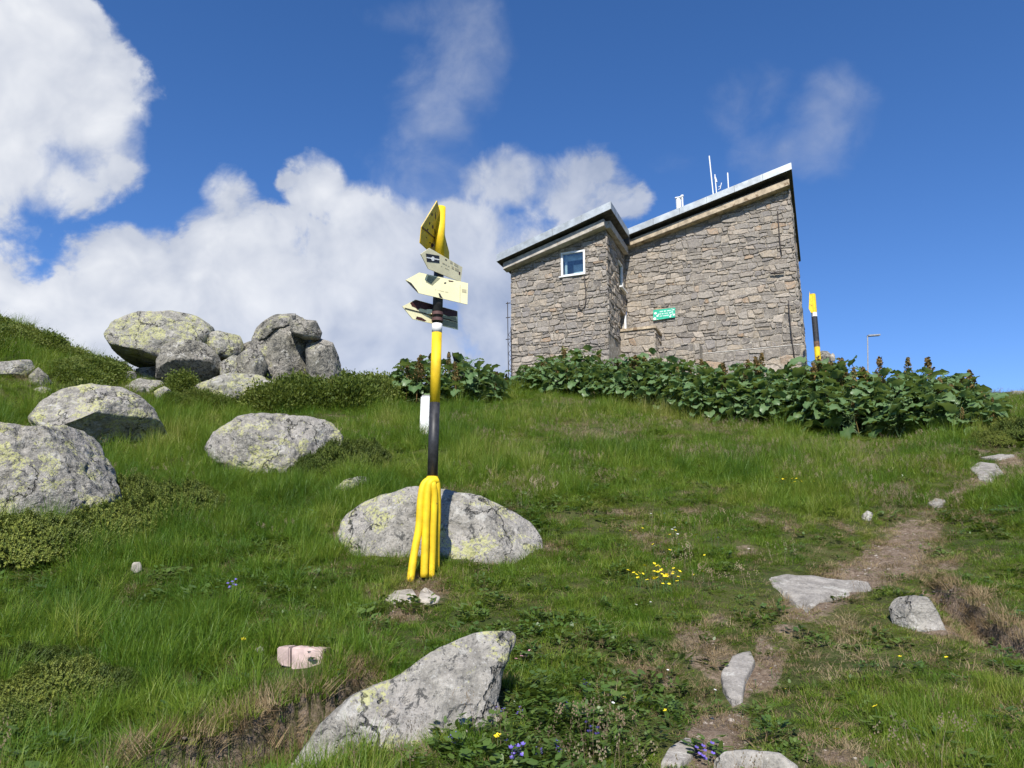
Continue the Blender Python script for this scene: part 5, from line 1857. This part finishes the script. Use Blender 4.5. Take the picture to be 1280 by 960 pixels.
C_GRASS = proto_set('grass_tufts', [blades('g', 46, .055, .05, .13, .0016, .55, s_, M_GRASS) for s_ in (1, 2, 3)] +
                    [blades('g', 34, .05, .10, .22, .0019, .8, s_, M_GRASS) for s_ in (4, 5)] +
                    [blades('g', 56, .06, .02, .055, .0015, .7, s_, M_GRASS) for s_ in (6, 7)])
C_DRY = proto_set('dry_tufts', [blades('d', 50, .06, .02, .07, .0013, 1.3, s_, M_DRY) for s_ in (1, 2, 3)])
C_SEED = proto_set('stem_tufts', [blades('s', 9, .07, .14, .26, .0009, .35, s_, M_SEED, True) for s_ in (1, 2)])
C_FORB = proto_set('leaf_tufts', [forb('l', 34, .06, .06, .03, 1), forb('l', 26, .07, .08, .042, 2), forb('l', 44, .06, .045, .02, 3)])


def scatter(name, pts_, idx, rot, scl, tone_, coll, label):
    me = bpy.data.meshes.new(name)
    me.vertices.add(len(pts_)); me.vertices.foreach_set('co', np.asarray(pts_, np.float32).ravel())
    for nm_, ty, arr in (('idx', 'INT', idx), ('tone', 'FLOAT', tone_)):
        a = me.attributes.new(nm_, ty, 'POINT'); a.data.foreach_set('value', np.asarray(arr, np.int32 if ty == 'INT' else np.float32))
    for nm_, arr in (('rot', rot), ('scl', scl)):
        a = me.attributes.new(nm_, 'FLOAT_VECTOR', 'POINT'); a.data.foreach_set('vector', np.asarray(arr, np.float32).ravel())
    o = bpy.data.objects.new(name, me)
    COL.objects.link(o)
    tag(o, label, None, None, 'stuff')
    ng = bpy.data.node_groups.new(name+'_scatter', 'GeometryNodeTree')
    ng.interface.new_socket('Geometry', in_out='INPUT', socket_type='NodeSocketGeometry')
    ng.interface.new_socket('Geometry', in_out='OUTPUT', socket_type='NodeSocketGeometry')
    N = ng.nodes; L = ng.links
    gi = N.new('NodeGroupInput'); go = N.new('NodeGroupOutput')
    ip = N.new('GeometryNodeInstanceOnPoints')
    ci = N.new('GeometryNodeCollectionInfo')
    ci.inputs['Collection'].default_value = coll
    ci.inputs['Separate Children'].default_value = True
    ci.inputs['Reset Children'].default_value = True

    def na(nm_, ty):
        q_ = N.new('GeometryNodeInputNamedAttribute'); q_.data_type = ty; q_.inputs[0].default_value = nm_
        return q_.outputs[0]
    L.new(gi.outputs[0], ip.inputs['Points'])
    L.new(ci.outputs[0], ip.inputs['Instance'])
    ip.inputs['Pick Instance'].default_value = True
    L.new(na('idx', 'INT'), ip.inputs['Instance Index'])
    er = N.new('FunctionNodeEulerToRotation')
    L.new(na('rot', 'FLOAT_VECTOR'), er.inputs[0])
    L.new(er.outputs[0], ip.inputs['Rotation'])
    L.new(na('scl', 'FLOAT_VECTOR'), ip.inputs['Scale'])
    L.new(ip.outputs[0], go.inputs[0])
    md = o.modifiers.new('scatter', 'NODES'); md.node_group = ng
    return o


def wedge(D0, D1, dens, marg=.08, amax=37.5):
    A = rad(amax)
    n = int(dens*A*(D1*D1-D0*D0))
    r_ = np.sqrt(RNG.uniform(D0*D0, D1*D1, n)); a = RNG.uniform(-A, A, n)
    return np.c_[np.sin(a)*r_, np.cos(a)*r_]


def keep_free(P, shr=True):
    k = np.ones(len(P), bool)
    cx = np.floor(P[:, 0]/.05).astype(int); cy = np.floor(P[:, 1]/.05).astype(int)
    k &= np.array([(a, b) not in OCC for a, b in zip(cx, cy)])
    for sx_, sy_, sr_ in SHR:
        k &= np.hypot(P[:, 0]-sx_, P[:, 1]-sy_) > sr_*.85
    for sx_, sy_, sr_ in NOGRASS:
        k &= np.hypot(P[:, 0]-sx_, (P[:, 1]-sy_)*.8) > sr_
    # hut footprint
    du = (P[:, 0]-P0.x)*NU.x+(P[:, 1]-P0.y)*NU.y
    dwv = (P[:, 0]-P0.x)*NB.x+(P[:, 1]-P0.y)*NB.y
    k &= ~((du > uW) & (du < uR) & (dwv > WB) & (dwv < 8))
    return k


BANDS = [(2.6, 4.6, 520), (4.6, 7, 400), (7, 10, 260), (10, 14, 165), (14, 22.5, 85)]
P = np.vstack([wedge(a, b, d) for a, b, d in BANDS])
P = P[keep_free(P)]
x, y = P[:, 0], P[:, 1]
soil = soil_mask(x, y); dry = dry_mask(x, y)
D_ = np.hypot(x, y)
lush = sst(fbm(x*.55+3, y*.55, seed=81, o=3), -.25, .35)
leftness_ = sst(-x/np.maximum(y, .1), -.05, .3)
pathd, _, _ = seg_dist(x, y, PATH)
side_r = sst(x/np.maximum(y, .1), .18, .32)*(1-sst(y, 5.2, 7.5))
u_ = RNG.random(len(P))
keep = u_ > soil*1.0-.12
# short turf right of the path in the foreground and beside the path
hgtm = .55+.75*lush+.35*leftness_*(1-sst(y, 6, 9))+.25*sst(y, 7, 11)
hgtm *= (1-.35*side_r)*(.45+.55*sst(pathd, .15, .9))
hgtm *= (1-.6*soil)
clump = fbm(x*3.2, y*3.2, seed=77, o=2)
clump = sst(clump, -.35, .45)
hgtm *= (.55+.9*clump)*(.75+.5*RNG.random(len(P)))
keep &= RNG.random(len(P)) < .78+.4*clump
clf = clump
x, y, soil, dry, D_, hgtm, lush, side_r, leftk, pathd, clf = [q_[keep] for q_ in (x, y, soil, dry, D_, hgtm, lush, side_r, leftness_, pathd, clf)]
z = hgt(x, y)
n = len(x)
r1 = RNG.random(n)
longp = np.clip(.08+.45*lush+.25*leftk-.5*side_r, 0, .75)
shortp = np.clip(.55-.6*lush+.5*side_r+.4*(1-sst(pathd, .2, .9)), .05, .9)
idx = np.where(r1 < longp*(1-shortp), 3+RNG.integers(0, 2, n), np.where(r1 < longp*(1-shortp)+shortp*.8, 5+RNG.integers(0, 2, n), RNG.integers(0, 3, n)))
wide = np.interp(D_, [3, 8, 20], [1.0, 1.25, 1.9])
scl = np.c_[wide, wide, hgtm*np.interp(D_, [3, 12, 20], [.95, 1.1, 1.2])]
rot = np.c_[RNG.normal(-.12, .16, n), RNG.normal(.05, .16, n), RNG.uniform(0, 6.283, n)]
tone_ = np.clip(.36+.34*fbm(x*.9, y*.9, seed=91, o=3)*1.3+.26*fbm(x*4, y*4, seed=95, o=2)+.30*dry+.17*RNG.normal(size=n)-.12*leftk+.16*(clf-.5)+.05*sst(y, 7, 12), 0, 1)
scatter('grass', np.c_[x, y, z-.004], idx, rot, scl, tone_, C_GRASS, 'green mountain grass covering the whole slope')
print('GRASS', n)

P = np.vstack([wedge(a, b, d*.75) for a, b, d in BANDS])
P = P[keep_free(P)]
x, y = P[:, 0], P[:, 1]
soil = soil_mask(x, y); dry = dry_mask(x, y)
d1_, s_, _ = seg_dist(x, y, BANK1); d2_, s2_, _ = seg_dist(x, y, BANK2)
bank = np.maximum(1-sst(np.abs(d1_-.04), .04, .12), (1-sst(d2_, .03, .11))*.8)
pathd, _, pt_ = seg_dist(x, y, PATH)
pr_ = np.clip(.05+.34*dry+.7*sst(soil, .05, .4)*(1-sst(soil, .8, 1)*.8)+bank*.8, 0, 1)*(.3+.7*sst(pathd, .06, .3))
kk = RNG.random(len(P)) < pr_
x, y, bank, soil = x[kk], y[kk], bank[kk], soil[kk]
n = len(x)
z = hgt(x, y)
D_ = np.hypot(x, y)
wide = np.interp(D_, [3, 8, 20], [1.0, 1.3, 2.0])
scatter('dry_grass', np.c_[x, y, z-.004], RNG.integers(0, 3, n), np.c_[RNG.normal(0, .25, n)+bank*.6, RNG.normal(0, .25, n), RNG.uniform(0, 6.283, n)],
        np.c_[wide, wide, RNG.uniform(.6, 1.3, n)*(1+bank*1.3)], np.clip(RNG.normal(.5, .25, n)-bank*.1, 0, 1), C_DRY, 'straw brown dead grass between the green tufts')
print('DRY', n)

P = np.vstack([wedge(a, b, d*.5) for a, b, d in BANDS[:4]])
P = P[keep_free(P)]
x, y = P[:, 0], P[:, 1]
soil = soil_mask(x, y)
patch = sst(fbm(x*1.1+9, y*1.1, seed=101, o=3), .05, .4)
ff = G(700, 860)
cl = 1-sst(np.hypot(x-ff.x, (y-ff.y)*.8), .55, 1.0)
ff2 = G(640, 940)
cl = np.maximum(cl, 1-sst(np.hypot(x-ff2.x-.1, (y-ff2.y)), .4, .7))
kk = RNG.random(len(P)) < np.clip(.07+.3*patch+cl*.32, 0, 1)*(1-soil*.9)
x, y = x[kk], y[kk]; cl = cl[kk]
n = len(x)
D_ = np.hypot(x, y); wide = np.interp(D_, [3, 8, 20], [1.0, 1.3, 1.8])
scatter('meadow_herbs', np.c_[x, y, hgt(x, y)], RNG.integers(0, 3, n), np.c_[RNG.normal(0, .15, n), RNG.normal(0, .15, n), RNG.uniform(0, 6.283, n)],
        np.c_[wide, wide, RNG.uniform(.7, 1.3, n)*(1+.1*cl)], np.clip(RNG.normal(.6, .2, n), 0, 1), C_FORB, 'small leafy meadow herbs between the grass')

P = np.vstack([wedge(a, b, d*1.3) for a, b, d in BANDS[:4]])
P = P[keep_free(P)]
x, y = P[:, 0], P[:, 1]
kk = RNG.random(len(P)) < .5*sst(soil_mask(x, y), .35, .8)
x, y = x[kk], y[kk]; n = len(x)
pebs = []
for q_ in range(4):
    v_, f_ = ico(2)
    rs_ = np.random.default_rng(q_)
    v_ = v_*np.array([1, .75, .5])*(1+rs_.uniform(-.22, .22, (len(v_), 1)))
    pebs.append(mesh_obj('pebble', v_, f_, M_PEB, link=False))
C_PEB = proto_set('pebbles_set', pebs)
sz_ = .004+.012*RNG.random(n)**3
scatter('pebbles', np.c_[x, y, hgt(x, y)+.001], RNG.integers(0, 4, n), np.c_[RNG.normal(0, .2, n), RNG.normal(0, .2, n), RNG.uniform(0, 6.283, n)],
        np.c_[sz_, sz_, sz_], RNG.random(n), C_PEB, 'small pebbles and crumbs of granite on the bare earth')

P = np.vstack([wedge(a, b, d*.42) for a, b, d in BANDS])
P = P[keep_free(P)]
x, y = P[:, 0], P[:, 1]
zone = sst(fbm(x*.7+2, y*.7, seed=111, o=3), -.05, .35)*(.15+.85*sst(y, 6.5, 9))*(.3+.7*sst(x, -1, 1))
kk = (RNG.random(len(P)) < np.clip(zone*.5, 0, 1)) & (soil_mask(x, y) < .4)
x, y = x[kk], y[kk]; n = len(x)
scatter('flowering_grass', np.c_[x, y, hgt(x, y)], RNG.integers(0, 2, n), np.c_[RNG.normal(0, .1, n), RNG.normal(0, .1, n), RNG.uniform(0, 6.283, n)],
        np.c_[np.ones(n)*1.3, np.ones(n)*1.3, RNG.uniform(.7, 1.15, n)], RNG.random(n), C_SEED, 'brown flowering grass stems above the green turf')

# ------------------------------------------------------------------ flowers
M_FY = plain('yellow_petal', (.80, .62, .02), .5, var=.08)
M_FP = plain('pink_petal', (.62, .30, .40), .6, var=.2, scale=60)
M_FW = plain('white_petal', (.80, .78, .74), .6, var=.06)
M_FV = plain('violet_petal', (.14, .10, .42), .6, var=.2, scale=60)
M_STEM = plain('flower_stem', (.06, .12, .03), .6, var=.1)


def petal_mesh(m_, r_, n=5, cup=.3, cluster=1, spread=.0, seed=1):
    rs = random.Random(seed)
    V_ = []; F_ = []
    for c_ in range(cluster):
        o = Vector((rs.gauss(0, spread), rs.gauss(0, spread), rs.gauss(0, spread*.7)))
        for k in range(n):
            a = 2*math.pi*k/n+rs.random()*.3
            d = Vector((math.cos(a), math.sin(a), cup)); s_ = Vector((-math.sin(a), math.cos(a), 0))
            b_ = len(V_)
            V_ += [o, o+d*r_*.6+s_*r_*.42, o+d*r_, o+d*r_*.6-s_*r_*.42]; F_.append((b_, b_+1, b_+2, b_+3))
    return mesh_obj('blossom', V_, F_, m_, link=False).data


STEM = MB().tube([(0, 0, -.14), (.004, 0, -.06), (0, 0, 0)], .0016, 4)
STEM = mesh_obj('stem', STEM.v, STEM.f, M_STEM, link=False).data
FM = {'y': petal_mesh(M_FY, .014), 'Y': petal_mesh(M_FY, .017, cluster=3, spread=.012, seed=4), 'w': petal_mesh(M_FW, .011, 6, .1), 'p': petal_mesh(M_FP, .010, 5, .3, 9, .018, 2), 'pw': petal_mesh(M_FW, .010, 5, .3, 6, .02, 5), 'v': petal_mesh(M_FV, .011, 5, .6, 8, .015, 3)}


def flower(kind, px, py, h, label, group, s=1.0, name='flower'):
    g = G(px, py+h*FPX/max(3, G(px, py).y)*.9)
    if (int(math.floor(g.x/.05)), int(math.floor(g.y/.05))) in OCC and kind not in 'p':
        pass
    zt_ = at(px, py, g.y).z
    e = empty(name, (g.x, g.y, g.z), label=label, cat='flower', group=group)
    hd = bpy.data.objects.new('blossom', FM[kind]); COL.objects.link(hd); hd.parent = e
    hh_ = max(.02, zt_-g.z)
    hd.location = (0, 0, hh_); hd.rotation_euler = (random.uniform(.1, .7), random.uniform(-.3, .3), random.uniform(0, 6)); hd.scale = (s, s, s)
    st_ = bpy.data.objects.new('stem', STEM); COL.objects.link(st_); st_.parent = e
    st_.location = (0, 0, hh_)
    return e


rs = random.Random(31)
for k in range(44):
    px = rs.gauss(826, 17); py = rs.gauss(718, 7)
    flower('y', px, py, .11, 'yellow buttercup blossom of the dense patch on the slope right of the signpost boulder', 'buttercups in the dense patch', rs.uniform(.9, 1.3), 'buttercup')
for k in range(16):
    px = rs.uniform(780, 900); py = rs.uniform(640, 735)
    flower('y', px, py, .12, 'single yellow buttercup scattered round the dense patch on the slope', 'buttercups scattered on the slope', rs.uniform(.8, 1.1), 'buttercup')
for k in range(14):
    flower('y', rs.gauss(990, 12), rs.gauss(600, 2.5), .14, 'yellow buttercup blossom in the tall grass below the dock row', 'buttercups below the dock row', 1.3, 'buttercup')
for px, py, s, lb in ((622, 920, 1.2, 'lone yellow flower right of the long foreground boulder'), (1048, 912, 1.2, 'lower yellow flower in the turf at the bottom right'),
                      (1096, 883, 1.1, 'upper yellow flower in the turf at the bottom right'), (98, 780, 1.3, 'left one of two orange yellow flowers in the left meadow'), (114, 781, 1.3, 'right one of two orange yellow flowers in the left meadow'),
                      (303, 799, 1.1, 'yellow flower in the grass left of the pink stone'), (422, 838, 1.0, 'yellow flower between the pink stone and the long boulder')):
    flower('y', px, py, .09, lb, None, s, 'buttercup')
for px, py, lb in ((613, 792, 'pink blossom cluster on the tip of the long foreground boulder'), (664, 820, 'pale pink blossom cluster in herbs right of the long boulder tip'), (654, 817, 'second pale pink blossom cluster beside the long boulder tip')):
    flower('p', px, py, .05, lb, None, 1.0, 'pink_flower')
    flower('pw', px+3, py+3, .05, lb.replace('pink', 'whitish'), None, .8, 'white_flower')
for px, py, lb in ((640, 937, 'violet bellflower cluster at the bottom edge right of the long boulder'), (649, 941, 'second violet bellflower cluster at the bottom edge'), (739, 914, 'lone violet flower in the herbs at the bottom'),
                   (885, 940, 'violet flower beside the smooth rounded stone at the bottom'), (291, 731, 'small violet flower in the left meadow')):
    flower('v', px, py, .07, lb, None, 1.0, 'violet_flower')
for k in range(12):
    flower('w', rs.uniform(800, 900), rs.uniform(640, 680), .12, 'tiny white flower on the slope above the buttercup patch', 'white flowers above the buttercup patch', 1.2, 'white_flower')
for k in range(9):
    flower('v', rs.uniform(560, 760), rs.uniform(850, 950), .06, 'small violet flower scattered in the herbs at the bottom centre', 'violet flowers in the bottom herbs', .6, 'violet_flower')
for k in range(14):
    flower('y', rs.uniform(620, 1240), rs.uniform(600, 900), .07, 'tiny yellow flower scattered alone in the turf', 'lone yellow flowers in the turf', .8, 'buttercup')
for k in range(12):
    flower('w', rs.uniform(640, 1000), rs.uniform(740, 940), .06, 'tiny white flower scattered in the foreground turf', 'white flowers in the foreground turf', .8, 'white_flower')
